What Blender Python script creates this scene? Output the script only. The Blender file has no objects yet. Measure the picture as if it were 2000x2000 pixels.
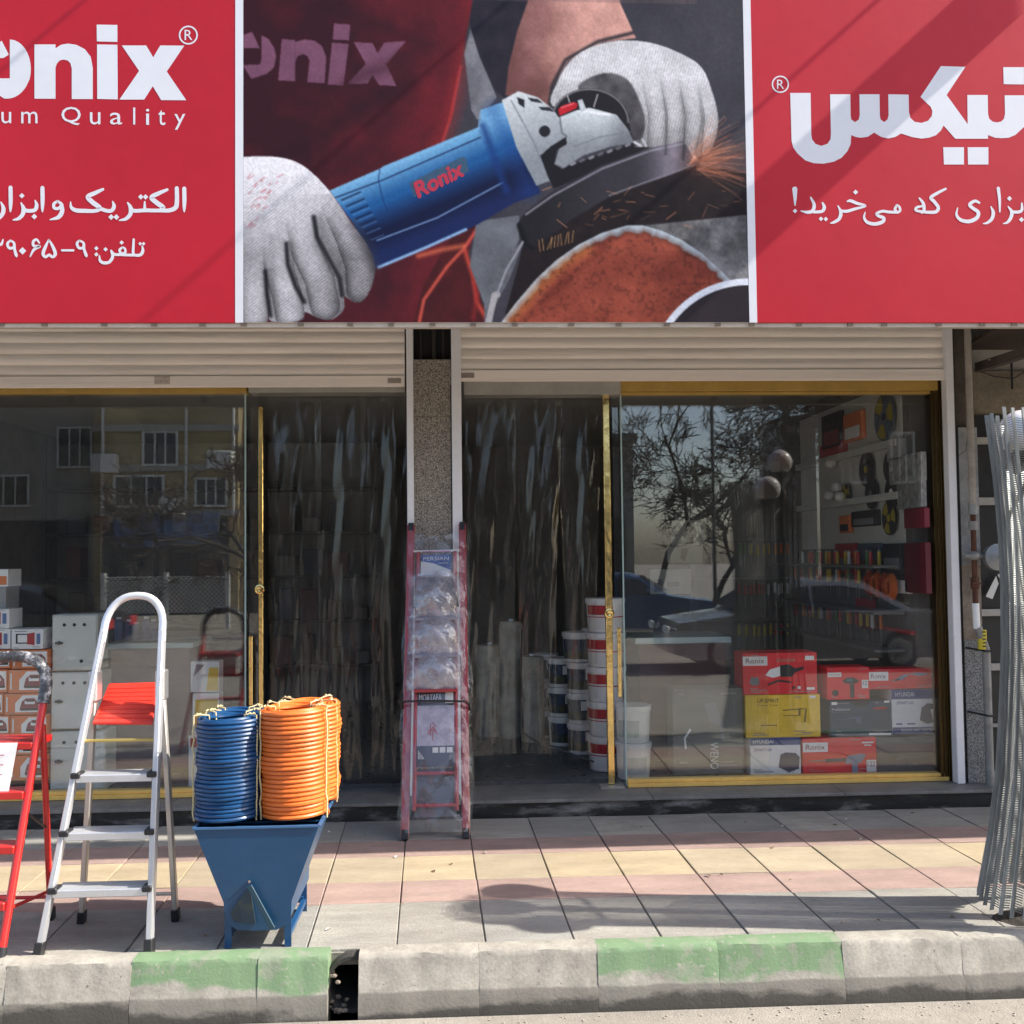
import bpy, bmesh, math, random
import numpy as np
from mathutils import Vector, Matrix
random.seed(7); rng = np.random.default_rng(7)
scene = bpy.context.scene
COL = scene.collection

# ------------------------------------------------------------------ camera
FPX = 2000.0                       # focal length in pixels of the 2000 px photograph
YAW, PIT, ROL = .048, .042, .011   # radians
CAM = Vector((0, -6.32, 1.6))
cF = Vector((math.sin(YAW)*math.cos(PIT), math.cos(YAW)*math.cos(PIT), math.sin(PIT)))
_r0 = Vector((math.cos(YAW), -math.sin(YAW), 0)); _u0 = _r0.cross(cF)
cR = _r0*math.cos(ROL) - _u0*math.sin(ROL); cU = _u0*math.cos(ROL) + _r0*math.sin(ROL)
cam = bpy.data.cameras.new('camera'); cam.sensor_width = 36; cam.lens = 36; cam.clip_end = 2000
cam_ob = bpy.data.objects.new('camera', cam); COL.objects.link(cam_ob); scene.camera = cam_ob
mw = Matrix.Identity(4)
for i in range(3):
    mw[i][0] = cR[i]; mw[i][1] = cU[i]; mw[i][2] = -cF[i]; mw[i][3] = CAM[i]
cam_ob.matrix_world = mw

# ------------------------------------------------------------------ sky, sun, exposure
SUN = Vector((1, -.14, .9)).normalized()     # towards the sun
world = bpy.data.worlds.new('World'); scene.world = world; world.use_nodes = True
wn = world.node_tree.nodes; wl = world.node_tree.links
sky = wn.new('ShaderNodeTexSky'); sky.sky_type = 'NISHITA'; sky.sun_disc = False
sky.sun_elevation = math.asin(SUN.z); sky.sun_rotation = math.atan2(SUN.x, SUN.y)
sky.air_density = .85; sky.dust_density = 2.2; sky.ozone_density = .45
bg = wn['Background']; bg.inputs['Strength'].default_value = .14
wl.new(sky.outputs[0], bg.inputs['Color'])
sl = bpy.data.lights.new('sun', 'SUN'); sl.energy = 3.9; sl.angle = math.radians(.53); sl.color = (1, .95, .86)
so = bpy.data.objects.new('sun', sl); COL.objects.link(so); so.location = (8, -6, 12)
so.rotation_euler = (-SUN).to_track_quat('-Z', 'Y').to_euler()
vs = scene.view_settings; vs.view_transform = 'Standard'; vs.look = 'None'; vs.exposure = 1.27; vs.gamma = 1
scene.cycles.max_bounces = 8; scene.cycles.transparent_max_bounces = 24

# ------------------------------------------------------------------ pixel helpers (a pixel is a direction; the surface gives the distance)
def ray(u, v): return cF + cR*((u-1000)/FPX) + cU*((1000-v)/FPX)
def aY(u, v, Y): d = ray(u, v); return CAM + d*((Y-CAM.y)/d.y)
def aX(u, v, X): d = ray(u, v); return CAM + d*((X-CAM.x)/d.x)
def aZ(u, v, Z): d = ray(u, v); return CAM + d*((Z-CAM.z)/d.z)

def srgb(r, g, b):
    return tuple(((c/255)/12.92 if c/255 <= .04045 else ((c/255+.055)/1.055)**2.4) for c in (r, g, b))

# ------------------------------------------------------------------ mesh builder
class G:
    def __init__(s): s.v = []; s.f = []; s.mi = []; s.cur = 0
    def slot(s, i): s.cur = i; return s
    def add(s, vs_, fs):
        o = len(s.v); s.v += [Vector(p) for p in vs_]
        for f in fs: s.f.append([o+i for i in f]); s.mi.append(s.cur)
        return s
    def box(s, x0, x1, y0, y1, z0, z1):
        return s.add([(x, y, z) for z in (z0, z1) for y in (y0, y1) for x in (x0, x1)],
                     [(0, 2, 3, 1), (4, 5, 7, 6), (0, 1, 5, 4), (2, 6, 7, 3), (0, 4, 6, 2), (1, 3, 7, 5)])
    def bar(s, a, b, w, h, up=(0, 0, 1)):
        a = Vector(a); b = Vector(b); d = (b-a).normalized(); up = Vector(up)
        r = d.cross(up)
        if r.length < 1e-4: r = d.cross(Vector((0, 1, 0)))
        r.normalize(); u = r.cross(d).normalized()
        P = [p + r*(i*w/2) + u*(j*h/2) for p in (a, b) for i, j in ((-1, -1), (1, -1), (1, 1), (-1, 1))]
        return s.add(P, [(3, 2, 1, 0), (4, 5, 6, 7), (0, 1, 5, 4), (1, 2, 6, 5), (2, 3, 7, 6), (3, 0, 4, 7)])
    def tube(s, pts, r, n=8, closed=False, caps=True):
        P = [Vector(p) for p in pts]; N = len(P); o = len(s.v)
        rr = r if hasattr(r, '__len__') else [r]*N
        t0 = (P[1]-P[0]).normalized()
        nx = t0.cross(Vector((0, 0, 1)))
        if nx.length < 1e-3: nx = t0.cross(Vector((0, 1, 0)))
        nx.normalize()
        for i in range(N):
            if closed: t = (P[(i+1) % N]-P[i-1]).normalized()
            else: t = (P[min(i+1, N-1)]-P[max(i-1, 0)]).normalized()
            nx = (nx - t*nx.dot(t)).normalized(); ny = t.cross(nx)
            for k in range(n):
                a = 2*math.pi*k/n; s.v.append(P[i] + (nx*math.cos(a) + ny*math.sin(a))*rr[i])
        M = N if closed else N-1
        for i in range(M):
            for k in range(n):
                a = o+i*n+k; b = o+i*n+(k+1) % n; j = (i+1) % N
                s.f.append([a, b, o+j*n+(k+1) % n, o+j*n+k]); s.mi.append(s.cur)
        if caps and not closed:
            s.f.append([o+k for k in range(n)][::-1]); s.mi.append(s.cur)
            s.f.append([o+(N-1)*n+k for k in range(n)]); s.mi.append(s.cur)
        return s
    def lathe(s, prof, c, n=24, axis='z', arc=2*math.pi):
        o = len(s.v); c = Vector(c); full = abs(arc-2*math.pi) < 1e-6; K = n if full else n+1
        for r, h in prof:
            for k in range(K):
                a = arc*k/n; x, y = r*math.cos(a), r*math.sin(a)
                s.v.append(c + (Vector((x, y, h)) if axis == 'z' else Vector((x, h, y)) if axis == 'y' else Vector((h, x, y))))
        for i in range(len(prof)-1):
            for k in range(n):
                k2 = (k+1) % K if full else k+1
                s.f.append([o+i*K+k, o+i*K+k2, o+(i+1)*K+k2, o+(i+1)*K+k]); s.mi.append(s.cur)
        return s
    def prism(s, poly, y0, y1):          # polygon in (x, z), between two depths y
        n = len(poly)
        P = [(x, y0, z) for x, z in poly] + [(x, y1, z) for x, z in poly]
        return s.add(P, [list(range(n)), list(range(2*n-1, n-1, -1))] + [(i, n+i, n+(i+1) % n, (i+1) % n) for i in range(n)])
    def prismv(s, pts, d):               # any planar polygon, thickened along vector d
        n = len(pts); d = Vector(d); P = [Vector(p) for p in pts]
        return s.add(P + [p+d for p in P], [list(range(n)), list(range(2*n-1, n-1, -1))] + [(i, n+i, n+(i+1) % n, (i+1) % n) for i in range(n)])
    def ball(s, c, r, n=16, m=10, sc=(1, 1, 1), lo=-90):
        prof = []
        for i in range(m+1):
            a = math.radians(lo+(90-lo)*i/m); prof.append((max(r*math.cos(a), 1e-4), r*math.sin(a)))
        o = len(s.v); s.lathe(prof, (0, 0, 0), n)
        for i in range(o, len(s.v)):
            p = s.v[i]; s.v[i] = Vector((p.x*sc[0]+c[0], p.y*sc[1]+c[1], p.z*sc[2]+c[2]))
        return s
    def xf(s, m, start=0):
        for i in range(start, len(s.v)): s.v[i] = m @ s.v[i]
        return s

ORIG = {}
def ob(name, g, mats, parent=None, bevel=0, smooth=False, seg=1, fix=True):
    me = bpy.data.meshes.new(name)
    org = ORIG.get(parent.name, Vector((0, 0, 0))) if parent else Vector((0, 0, 0))
    me.from_pydata([tuple(p-org) for p in g.v], [], g.f)
    ml = mats if isinstance(mats, (list, tuple)) else [mats]
    for m in ml: me.materials.append(m)
    if len(ml) > 1: me.polygons.foreach_set('material_index', g.mi)
    if fix or bevel:
        bm = bmesh.new(); bm.from_mesh(me)
        if fix: bmesh.ops.recalc_face_normals(bm, faces=bm.faces)
        if bevel:
            es = [e for e in bm.edges if len(e.link_faces) == 2 and e.calc_face_angle(0) > .5]
            if es: bmesh.ops.bevel(bm, geom=es, offset=bevel, segments=seg, affect='EDGES', clamp_overlap=True)
        bm.to_mesh(me); bm.free()
    if smooth:
        me.polygons.foreach_set('use_smooth', [True]*len(me.polygons))
        me.set_sharp_from_angle(angle=math.radians(40))
    me.update()
    o = bpy.data.objects.new(name, me); COL.objects.link(o)
    if parent: o.parent = parent; ORIG[o.name] = org
    else: ORIG[o.name] = Vector((0, 0, 0))
    return o
def ob_split(name, g, mat, parent, fix=True):
    """every connected piece of the builder becomes a part of its own"""
    par = list(range(len(g.v)))
    def find(a):
        while par[a] != a: par[a] = par[par[a]]; a = par[a]
        return a
    for f in g.f:
        for k in f[1:]: par[find(k)] = find(f[0])
    # vertices at the same spot belong together as well
    seen = {}
    for i, p in enumerate(g.v):
        k = (round(p.x, 4), round(p.z, 4))
        if k in seen: par[find(i)] = find(seen[k])
        else: seen[k] = i
    groups = {}
    for f in g.f: groups.setdefault(find(f[0]), []).append(f)
    for fs in groups.values():
        ids = sorted({i for f in fs for i in f}); mp = {i: k for k, i in enumerate(ids)}
        h = G(); h.add([g.v[i] for i in ids], [[mp[i] for i in f] for f in fs]); ob(name, h, mat, parent, fix=fix)
def tag(o, label=None, cat=None, group=None, kind=None):
    if label: o['label'] = label
    if cat: o['category'] = cat
    if group: o['group'] = group
    if kind: o['kind'] = kind
    return o
def thing(name, loc, label=None, cat=None, group=None, kind=None):
    o = bpy.data.objects.new(name, None); COL.objects.link(o); o.location = loc; o.empty_display_size = .1
    ORIG[o.name] = Vector(loc)
    return tag(o, label, cat, group, kind)
def dup(root, loc, label=None, group=None, rz=0):
    r = root.copy(); COL.objects.link(r); r.location = loc; r.rotation_euler = (0, 0, rz); ORIG[r.name] = Vector(loc)
    if label: r['label'] = label
    if group: r['group'] = group
    for ch in list(root.children):
        c = ch.copy(); COL.objects.link(c); c.parent = r
        for g2 in ch.children:
            d = g2.copy(); COL.objects.link(d); d.parent = c
    return r
def link_copy(src, name, parent, loc):          # alike piece sharing mesh data
    o = bpy.data.objects.new(name, src.data); COL.objects.link(o); o.parent = parent; o.location = loc
    return o

# ------------------------------------------------------------------ materials
MATS = {}
def nd(nt, t, **k):
    n = nt.nodes.new(t)
    for a, b in k.items(): setattr(n, a, b)
    return n
def M(name, col, rough=.6, metal=0, var=0, vs_=6, bump=0, bs=80, spec=.5, rand=0, dirt=0, dcol=(.05, .045, .04), ds=3, stretch=None, coat=0, thr=.52):
    if name in MATS: return MATS[name]
    m = bpy.data.materials.new(name); m.use_nodes = True; nt = m.node_tree; L = nt.links
    p = nt.nodes['Principled BSDF']
    p.inputs['Roughness'].default_value = rough; p.inputs['Metallic'].default_value = metal
    p.inputs['Specular IOR Level'].default_value = spec; p.inputs['Coat Weight'].default_value = coat
    geo = nd(nt, 'ShaderNodeNewGeometry'); vec = geo.outputs['Position']
    if stretch:
        mp = nd(nt, 'ShaderNodeMapping'); mp.inputs['Scale'].default_value = stretch; L.new(vec, mp.inputs['Vector']); vec = mp.outputs[0]
    base = nd(nt, 'ShaderNodeRGB'); base.outputs[0].default_value = (*col, 1); out = base.outputs[0]
    def noise(scale, det=4, rg=.6):
        n = nd(nt, 'ShaderNodeTexNoise'); n.inputs['Scale'].default_value = scale; n.inputs['Detail'].default_value = det; n.inputs['Roughness'].default_value = rg
        L.new(vec, n.inputs['Vector']); return n.outputs['Fac']
    def mul(a, fac_out, lo, hi):
        mr = nd(nt, 'ShaderNodeMapRange'); mr.inputs['From Min'].default_value = .3; mr.inputs['From Max'].default_value = .7
        mr.inputs['To Min'].default_value = lo; mr.inputs['To Max'].default_value = hi; L.new(fac_out, mr.inputs['Value'])
        vm = nd(nt, 'ShaderNodeVectorMath', operation='SCALE'); L.new(a, vm.inputs[0]); L.new(mr.outputs[0], vm.inputs['Scale']); return vm.outputs[0]
    if var: out = mul(out, noise(vs_), 1-var, 1+var)
    if var: out = mul(out, noise(vs_*9, 3), 1-var*.5, 1+var*.5)
    if rand:
        oi = nd(nt, 'ShaderNodeObjectInfo'); mr = nd(nt, 'ShaderNodeMapRange'); mr.inputs['To Min'].default_value = 1-rand; mr.inputs['To Max'].default_value = 1+rand
        L.new(oi.outputs['Random'], mr.inputs['Value']); vm = nd(nt, 'ShaderNodeVectorMath', operation='SCALE'); L.new(out, vm.inputs[0]); L.new(mr.outputs[0], vm.inputs['Scale']); out = vm.outputs[0]
    if dirt:
        mr = nd(nt, 'ShaderNodeMapRange'); mr.inputs['From Min'].default_value = thr; mr.inputs['From Max'].default_value = thr+.2; mr.inputs['To Max'].default_value = dirt
        L.new(noise(ds, 6, .7), mr.inputs['Value'])
        mx = nd(nt, 'ShaderNodeMix', data_type='RGBA'); L.new(mr.outputs[0], mx.inputs['Factor']); L.new(out, mx.inputs['A']); mx.inputs['B'].default_value = (*dcol, 1); out = mx.outputs['Result']
    L.new(out, p.inputs['Base Color'])
    if bump:
        b = nd(nt, 'ShaderNodeBump'); b.inputs['Strength'].default_value = bump; b.inputs['Distance'].default_value = .01
        L.new(noise(bs, 5), b.inputs['Height']); L.new(b.outputs[0], p.inputs['Normal'])
        mr = nd(nt, 'ShaderNodeMapRange'); mr.inputs['To Min'].default_value = max(rough-.12, .03); mr.inputs['To Max'].default_value = min(rough+.12, 1)
        L.new(noise(bs*.2), mr.inputs['Value']); L.new(mr.outputs[0], p.inputs['Roughness'])
    MATS[name] = m; return m

def clear(name, f0=.07, rough=0.0, tint=(1, 1, 1), haze=0, hcol=(.8, .8, .8), bump=0, bs=20, stretch=(1, 1, 1)):
    if name in MATS: return MATS[name]
    m = bpy.data.materials.new(name); m.use_nodes = True; nt = m.node_tree; L = nt.links
    nt.nodes.remove(nt.nodes['Principled BSDF']); out = nt.nodes['Material Output']
    tr = nd(nt, 'ShaderNodeBsdfTransparent'); tr.inputs[0].default_value = (*tint, 1)
    gl = nd(nt, 'ShaderNodeBsdfGlossy'); gl.inputs['Roughness'].default_value = rough
    lw = nd(nt, 'ShaderNodeLayerWeight'); lw.inputs['Blend'].default_value = .5
    pw = nd(nt, 'ShaderNodeMath', operation='POWER'); L.new(lw.outputs['Facing'], pw.inputs[0]); pw.inputs[1].default_value = 5
    mr = nd(nt, 'ShaderNodeMapRange'); mr.inputs['To Min'].default_value = f0; mr.inputs['To Max'].default_value = .9; L.new(pw.outputs[0], mr.inputs['Value'])
    mx = nd(nt, 'ShaderNodeMixShader'); L.new(mr.outputs[0], mx.inputs['Fac']); L.new(tr.outputs[0], mx.inputs[1]); L.new(gl.outputs[0], mx.inputs[2])
    res = mx.outputs[0]
    geo = nd(nt, 'ShaderNodeNewGeometry'); mp = nd(nt, 'ShaderNodeMapping'); mp.inputs['Scale'].default_value = stretch; L.new(geo.outputs['Position'], mp.inputs['Vector'])
    if haze:
        df = nd(nt, 'ShaderNodeBsdfDiffuse'); df.inputs[0].default_value = (*hcol, 1)
        ns = nd(nt, 'ShaderNodeTexNoise'); ns.inputs['Scale'].default_value = bs*.5; ns.inputs['Detail'].default_value = 5; L.new(mp.outputs[0], ns.inputs['Vector'])
        hr = nd(nt, 'ShaderNodeMapRange'); hr.inputs['From Min'].default_value = .35; hr.inputs['From Max'].default_value = .75; hr.inputs['To Min'].default_value = haze*.4; hr.inputs['To Max'].default_value = haze*1.6; L.new(ns.outputs['Fac'], hr.inputs['Value'])
        m2 = nd(nt, 'ShaderNodeMixShader'); L.new(hr.outputs[0], m2.inputs['Fac']); L.new(res, m2.inputs[1]); L.new(df.outputs[0], m2.inputs[2]); res = m2.outputs[0]
    if bump:
        ns = nd(nt, 'ShaderNodeTexNoise'); ns.inputs['Scale'].default_value = bs; ns.inputs['Detail'].default_value = 3; L.new(mp.outputs[0], ns.inputs['Vector'])
        b = nd(nt, 'ShaderNodeBump'); b.inputs['Strength'].default_value = bump; b.inputs['Distance'].default_value = .02; L.new(ns.outputs['Fac'], b.inputs['Height']); L.new(b.outputs[0], gl.inputs['Normal'])
    L.new(res, out.inputs['Surface']); MATS[name] = m; return m

# ------------------------------------------------------------------ flat lettering
def glyphs(text):
    c = bpy.data.curves.new('t', 'FONT'); c.body = text; c.resolution_u = 3
    o = bpy.data.objects.new('t', c); COL.objects.link(o); bpy.context.view_layer.update()
    me = bpy.data.meshes.new_from_object(o)
    V = [v.co.copy() for v in me.vertices]; Fc = [list(p.vertices) for p in me.polygons]
    bpy.data.objects.remove(o); bpy.data.curves.remove(c); bpy.data.meshes.remove(me)
    x0 = min(v.x for v in V); x1 = max(v.x for v in V); y0 = min(v.y for v in V); y1 = max(v.y for v in V)
    return [((v.x-x0)/(x1-x0), (v.y-y0)/(y1-y0)) for v in V], Fc
_GC = {}
def text_on(g, text, o, ex, ey):          # fits the text into the frame o + ex*[0,1] + ey*[0,1]
    if text not in _GC: _GC[text] = glyphs(text)
    V, Fc = _GC[text]; o = Vector(o); ex = Vector(ex); ey = Vector(ey)
    return g.add([o + ex*a + ey*b for a, b in V], Fc)
# ================================================================== SETTING
def surf_mask_mat(name, base, rough, layers, bump=.22, bs=70):
    """base colour with noise plus layers: (colour, z_edge, spread, strength, above?) worn paint or stains with ragged edges"""
    m = M(name, base, rough, var=.22, vs_=9, bump=bump, bs=bs)
    nt = m.node_tree; L = nt.links; p = nt.nodes['Principled BSDF']; out = p.inputs['Base Color'].links[0].from_socket
    geo = nd(nt, 'ShaderNodeNewGeometry'); sx = nd(nt, 'ShaderNodeSeparateXYZ'); L.new(geo.outputs['Position'], sx.inputs[0])
    for k, lay in enumerate(layers):
        if lay[0] == 'chips':
            _, col_, th_, st_, nsc = lay
            ns = nd(nt, 'ShaderNodeTexNoise'); ns.inputs['Scale'].default_value = nsc; ns.inputs['Detail'].default_value = 8; ns.inputs['Roughness'].default_value = .7; L.new(geo.outputs['Position'], ns.inputs['Vector'])
            mr = nd(nt, 'ShaderNodeMapRange'); mr.inputs['From Min'].default_value = th_; mr.inputs['From Max'].default_value = th_+.05; mr.inputs['To Max'].default_value = st_; L.new(ns.outputs['Fac'], mr.inputs['Value'])
            mx = nd(nt, 'ShaderNodeMix', data_type='RGBA'); L.new(mr.outputs[0], mx.inputs['Factor']); L.new(out, mx.inputs['A']); mx.inputs['B'].default_value = (*col_, 1); out = mx.outputs['Result']; continue
        col, ze, spread, strength, above, nscale = lay
        ns = nd(nt, 'ShaderNodeTexNoise'); ns.inputs['Scale'].default_value = nscale; ns.inputs['Detail'].default_value = 7; ns.inputs['Roughness'].default_value = .65
        mp = nd(nt, 'ShaderNodeMapping'); mp.inputs['Location'].default_value = (k*7.3, 0, 0); mp.inputs['Scale'].default_value = (.45, 1, 1)
        L.new(geo.outputs['Position'], mp.inputs['Vector']); L.new(mp.outputs[0], ns.inputs['Vector'])
        ad = nd(nt, 'ShaderNodeMath', operation='MULTIPLY_ADD'); L.new(ns.outputs['Fac'], ad.inputs[0]); ad.inputs[1].default_value = spread*2; L.new(sx.outputs['Z'], ad.inputs[2])
        mr = nd(nt, 'ShaderNodeMapRange'); w = min(spread*.3, .012)
        e = ze + spread
        mr.inputs['From Min'].default_value = e-w if above else e+w; mr.inputs['From Max'].default_value = e+w if above else e-w
        mr.inputs['To Max'].default_value = strength; L.new(ad.outputs[0], mr.inputs['Value'])
        mx = nd(nt, 'ShaderNodeMix', data_type='RGBA'); L.new(mr.outputs[0], mx.inputs['Factor']); L.new(out, mx.inputs['A']); mx.inputs['B'].default_value = (*col, 1); out = mx.outputs['Result']
    L.new(out, p.inputs['Base Color']); return m

ROADZ = -.22
road_m = M('road', (.25, .225, .19), .85, var=.18, vs_=3, bump=.6, bs=120, dirt=.5, dcol=(.13, .12, .105), ds=1.3)
g = G(); g.add([(-160, -160, ROADZ), (160, -160, ROADZ), (160, -2.19, ROADZ), (-160, -2.19, ROADZ)], [(0, 1, 2, 3)])
tag(ob('road', g, road_m), kind='structure')
g = G(); g.add([(-160, 5, -.3), (160, 5, -.3), (160, 160, -.3), (-160, 160, -.3)], [(0, 1, 2, 3)])
tag(ob('ground', g, road_m), kind='structure')

# pavement: mortar bed + slabs
mort = M('mortar', (.26, .24, .205), .95, var=.25, vs_=14, bump=.5, bs=150, dirt=.7, dcol=(.30, .27, .22), ds=9)
g = G(); g.box(-40, 40, -2.045, 1.0, -.06, -.012)
pav = tag(ob('pavement', g, mort), kind='structure')
SK = .033
TILE = .3675
rows = [(-.012, -.445, 'g'), (-.445, -.76, 'r'), (-.76, -1.18, 'y'), (-1.18, -1.49, 'r'), (-1.49, -2.035, 'g')]
slabm = {'g': [M('slab_grey_%d' % i, c, .8, var=.17, vs_=4, bump=.7, bs=110, rand=.10, dirt=.7, dcol=(.20, .185, .16), ds=2.2, stretch=(.6, 1.6, 1)) for i, c in enumerate([(.285, .272, .243), (.312, .294, .256), (.267, .259, .234)])],
         'r': [M('slab_red_%d' % i, c, .8, var=.17, vs_=5, bump=.4, bs=140, rand=.08, dirt=.7, dcol=(.24, .19, .16), ds=3, stretch=(.6, 1.6, 1)) for i, c in enumerate([(.32, .222, .19), (.295, .205, .177)])],
         'y': [M('slab_yellow_%d' % i, c, .8, var=.14, vs_=5, bump=.4, bs=140, rand=.07, dirt=.6, dcol=(.30, .25, .18), ds=3, stretch=(.6, 1.6, 1)) for i, c in enumerate([(.375, .30, .195), (.35, .287, .20)])]}
protos = {}
for ri, (ya, yb, kind) in enumerate(rows):
    for vi, m in enumerate(slabm[kind]):
        gp = .0028; n = 3; G1 = G()
        xs = [gp, TILE-gp]
        def sx(x, y): return x - SK*y
        y0, y1 = yb+gp, ya-gp
        dz = [random.uniform(-.002, .002) for _ in range(4)]
        top = [(sx(xs[0], y0), y0, dz[0]), (sx(xs[1], y0), y0, dz[1]), (sx(xs[1], y1), y1, dz[2]), (sx(xs[0], y1), y1, dz[3])]
        bot = [(x, y, -.045) for x, y, z in top]
        G1.add(bot+top, [(3, 2, 1, 0), (4, 5, 6, 7), (0, 1, 5, 4), (1, 2, 6, 5), (2, 3, 7, 6), (3, 0, 4, 7)])
        me_o = ob('paving_slab', G1, m, pav, bevel=.003)
        protos[(ri, vi)] = me_o
used = set()
for ri, (ya, yb, kind) in enumerate(rows):
    for k in range(-10, 11):
        vi = random.randrange(len(slabm[kind])); loc = Vector((.012+TILE*k+random.uniform(-.0012, .0012), 0, random.uniform(-.002, .0025)))
        if (ri, vi) not in used: used.add((ri, vi)); o = protos[(ri, vi)]; o.location = loc
        else: o = link_copy(protos[(ri, vi)], 'paving_slab', pav, loc)
for key, o in protos.items():
    if key not in used: bpy.data.objects.remove(o)

# kerb
conc = (.31, .288, .245)
stain = ((.045, .04, .034), -.172, .17, .92, False, 1.9)
low = ((.15, .138, .118), -.125, .014, .8, False, 9)
kerb_plain = surf_mask_mat('kerb_concrete', conc, .9, [('chips', (.20, .185, .16), .56, .45, 5), ('chips', (.10, .09, .08), .63, .8, 40), low, stain])
kerb_green = surf_mask_mat('kerb_green_paint', conc, .85, [((.125, .225, .105), -.085, .14, .86, True, 4), ('chips', (.33, .31, .26), .60, .85, 26), ('chips', (.25, .25, .20), .52, .55, 7), low, stain])
kerb = thing('kerb', (0, -2.1, 0), kind='structure')
def kerb_x(u): return aY(u, 1900, -2.16).x
edges = [(-1.9, 'p'), (kerb_x(10), 'p'), (kerb_x(255), 'g'), (kerb_x(503), 'g'), (kerb_x(640), 'hole'), (kerb_x(700), 'p'), (kerb_x(936), 'p'), (kerb_x(1168), 'g'), (kerb_x(1405), 'g'), (kerb_x(1648), 'p'), (kerb_x(1880), 'p'), (kerb_x(2120), 'g'), (kerb_x(2360), 'g'), (kerb_x(2600), 'p'), (5.0, 'p'), (9, None)]
edges[0] = (kerb_x(-240), 'p'); edges = [(-9, 'p'), (-4, 'p'), (-2.9, 'p')] + edges
for (xa, kd), (xb, _) in zip(edges[:-1], edges[1:]):
    if kd == 'hole': hole = (xa, xb); continue
    prof = [(-2.04, -.3), (-2.04, .012), (-2.055, .018), (-2.122, .018), (-2.140, .011), (-2.149, -.006), (-2.170, -.125), (-2.182, -.145), (-2.187, -.3)]
    nseg = max(2, int((xb-xa)/.03)); G1 = G(); V = []
    for i in range(nseg+1):
        t = i/nseg; x = xa+.0004 + (xb-xa-.0008)*t; end = (i in (0, nseg))
        for j, (y, z) in enumerate(prof):
            a = 0 if j in (0, 8) else (.0022 if j in (3, 4, 5) else .0012)
            yy = y + random.gauss(0, a) + (.0012 if end and 2 < j < 8 else 0); zz = z + random.gauss(0, a*.8) - (.001 if end and 0 < j < 6 else 0)
            if random.random() < .05 and j == 4: yy += .006; zz -= .006
            V.append((x, yy, zz))
    K = len(prof); Fs = []
    for i in range(nseg):
        for j in range(K):
            Fs.append((i*K+j, i*K+(j+1) % K, (i+1)*K+(j+1) % K, (i+1)*K+j))
    Fs += [tuple(range(K)), tuple(nseg*K+j for j in range(K))[::-1]]
    G1.add(V, Fs); ob('kerb_stone', G1, kerb_green if kd == 'g' else kerb_plain, kerb, smooth=True)
# soil behind kerb with a cavity at the gap, and the drain pipe in it
soil = M('soil', (.13, .10, .075), .95, var=.35, vs_=20, bump=1, bs=60)
g = G(); g.box(-12, hole[0]-.10, -2.038, -.6, -.32, -.062); g.box(hole[1]+.16, 12, -2.038, -.6, -.32, -.062); g.box(hole[0]-.10, hole[1]+.16, -.9, -.6, -.32, -.062)
tag(ob('soil_bed', g, soil), kind='structure')
cx = (hole[0]+hole[1])/2+.035
g = G(); g.lathe([(.112, -2.11), (.112, -1.0), (.098, -1.0), (.098, -2.11), (.112, -2.11)], (cx, 0, -.115), 22, 'y')
dp = tag(ob('drain_pipe', g, M('drain_pipe', (.05, .045, .04), .8, var=.3, bump=.5), smooth=True), 'dark round drain pipe opening in the gap between kerb stones', 'drain')
# rubble in the gap
g = G()
for k in range(26):
    g.ball((random.uniform(hole[0], hole[0]+.07), random.uniform(-2.16, -2.03), ROADZ+random.uniform(0, .02)+(.17 if k > 16 else 0)*random.random()), random.uniform(.006, .016), 6, 4, (1, .8, .7))
tag(ob('rubble', g, M('rubble', (.22, .18, .14), .95, var=.3)), 'small stones and rubble in the kerb gap', 'rubble', kind='stuff')
leaf_m = M('dry_leaf', (.20, .13, .06), .9, var=.4); paper_m = M('litter_paper', (.55, .53, .48), .9, var=.2)
for k in range(26):
    x = random.uniform(-1.2, 3.0); y = random.choice((random.uniform(-.05, -.3), random.uniform(-1.4, -2.0), random.uniform(-.3, -1.4))); a = random.uniform(0, 6.28); s_ = random.uniform(.008, .02); g = G()
    g.add([(x+s_*math.cos(a), y+s_*math.sin(a), .004), (x+.5*s_*math.cos(a+1.4), y+.5*s_*math.sin(a+1.4), .011), (x-s_*math.cos(a), y-s_*math.sin(a), .004), (x+.5*s_*math.cos(a-1.5), y+.5*s_*math.sin(a-1.5), .008)], [(0, 1, 2, 3)])
    tag(ob('litter', g, leaf_m if k % 3 else paper_m, fix=False), 'small scrap of dry leaf on the paving slabs' if k % 3 else 'small scrap of pale paper on the paving slabs', 'litter', 'scraps of litter on the pavement')
g = G()
for k in range(420):
    x = random.uniform(-3, 4); y = -2.2-abs(random.gauss(0, .12)); r = random.uniform(.0015, .006)
    g.ball((x, y, ROADZ+r*.4), r, 5, 3, (1, 1, .6))
tag(ob('gravel', g, M('gravel', (.36, .32, .27), .95, var=.4)), 'loose grit lying along the foot of the kerb', 'gravel', kind='stuff')

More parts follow.
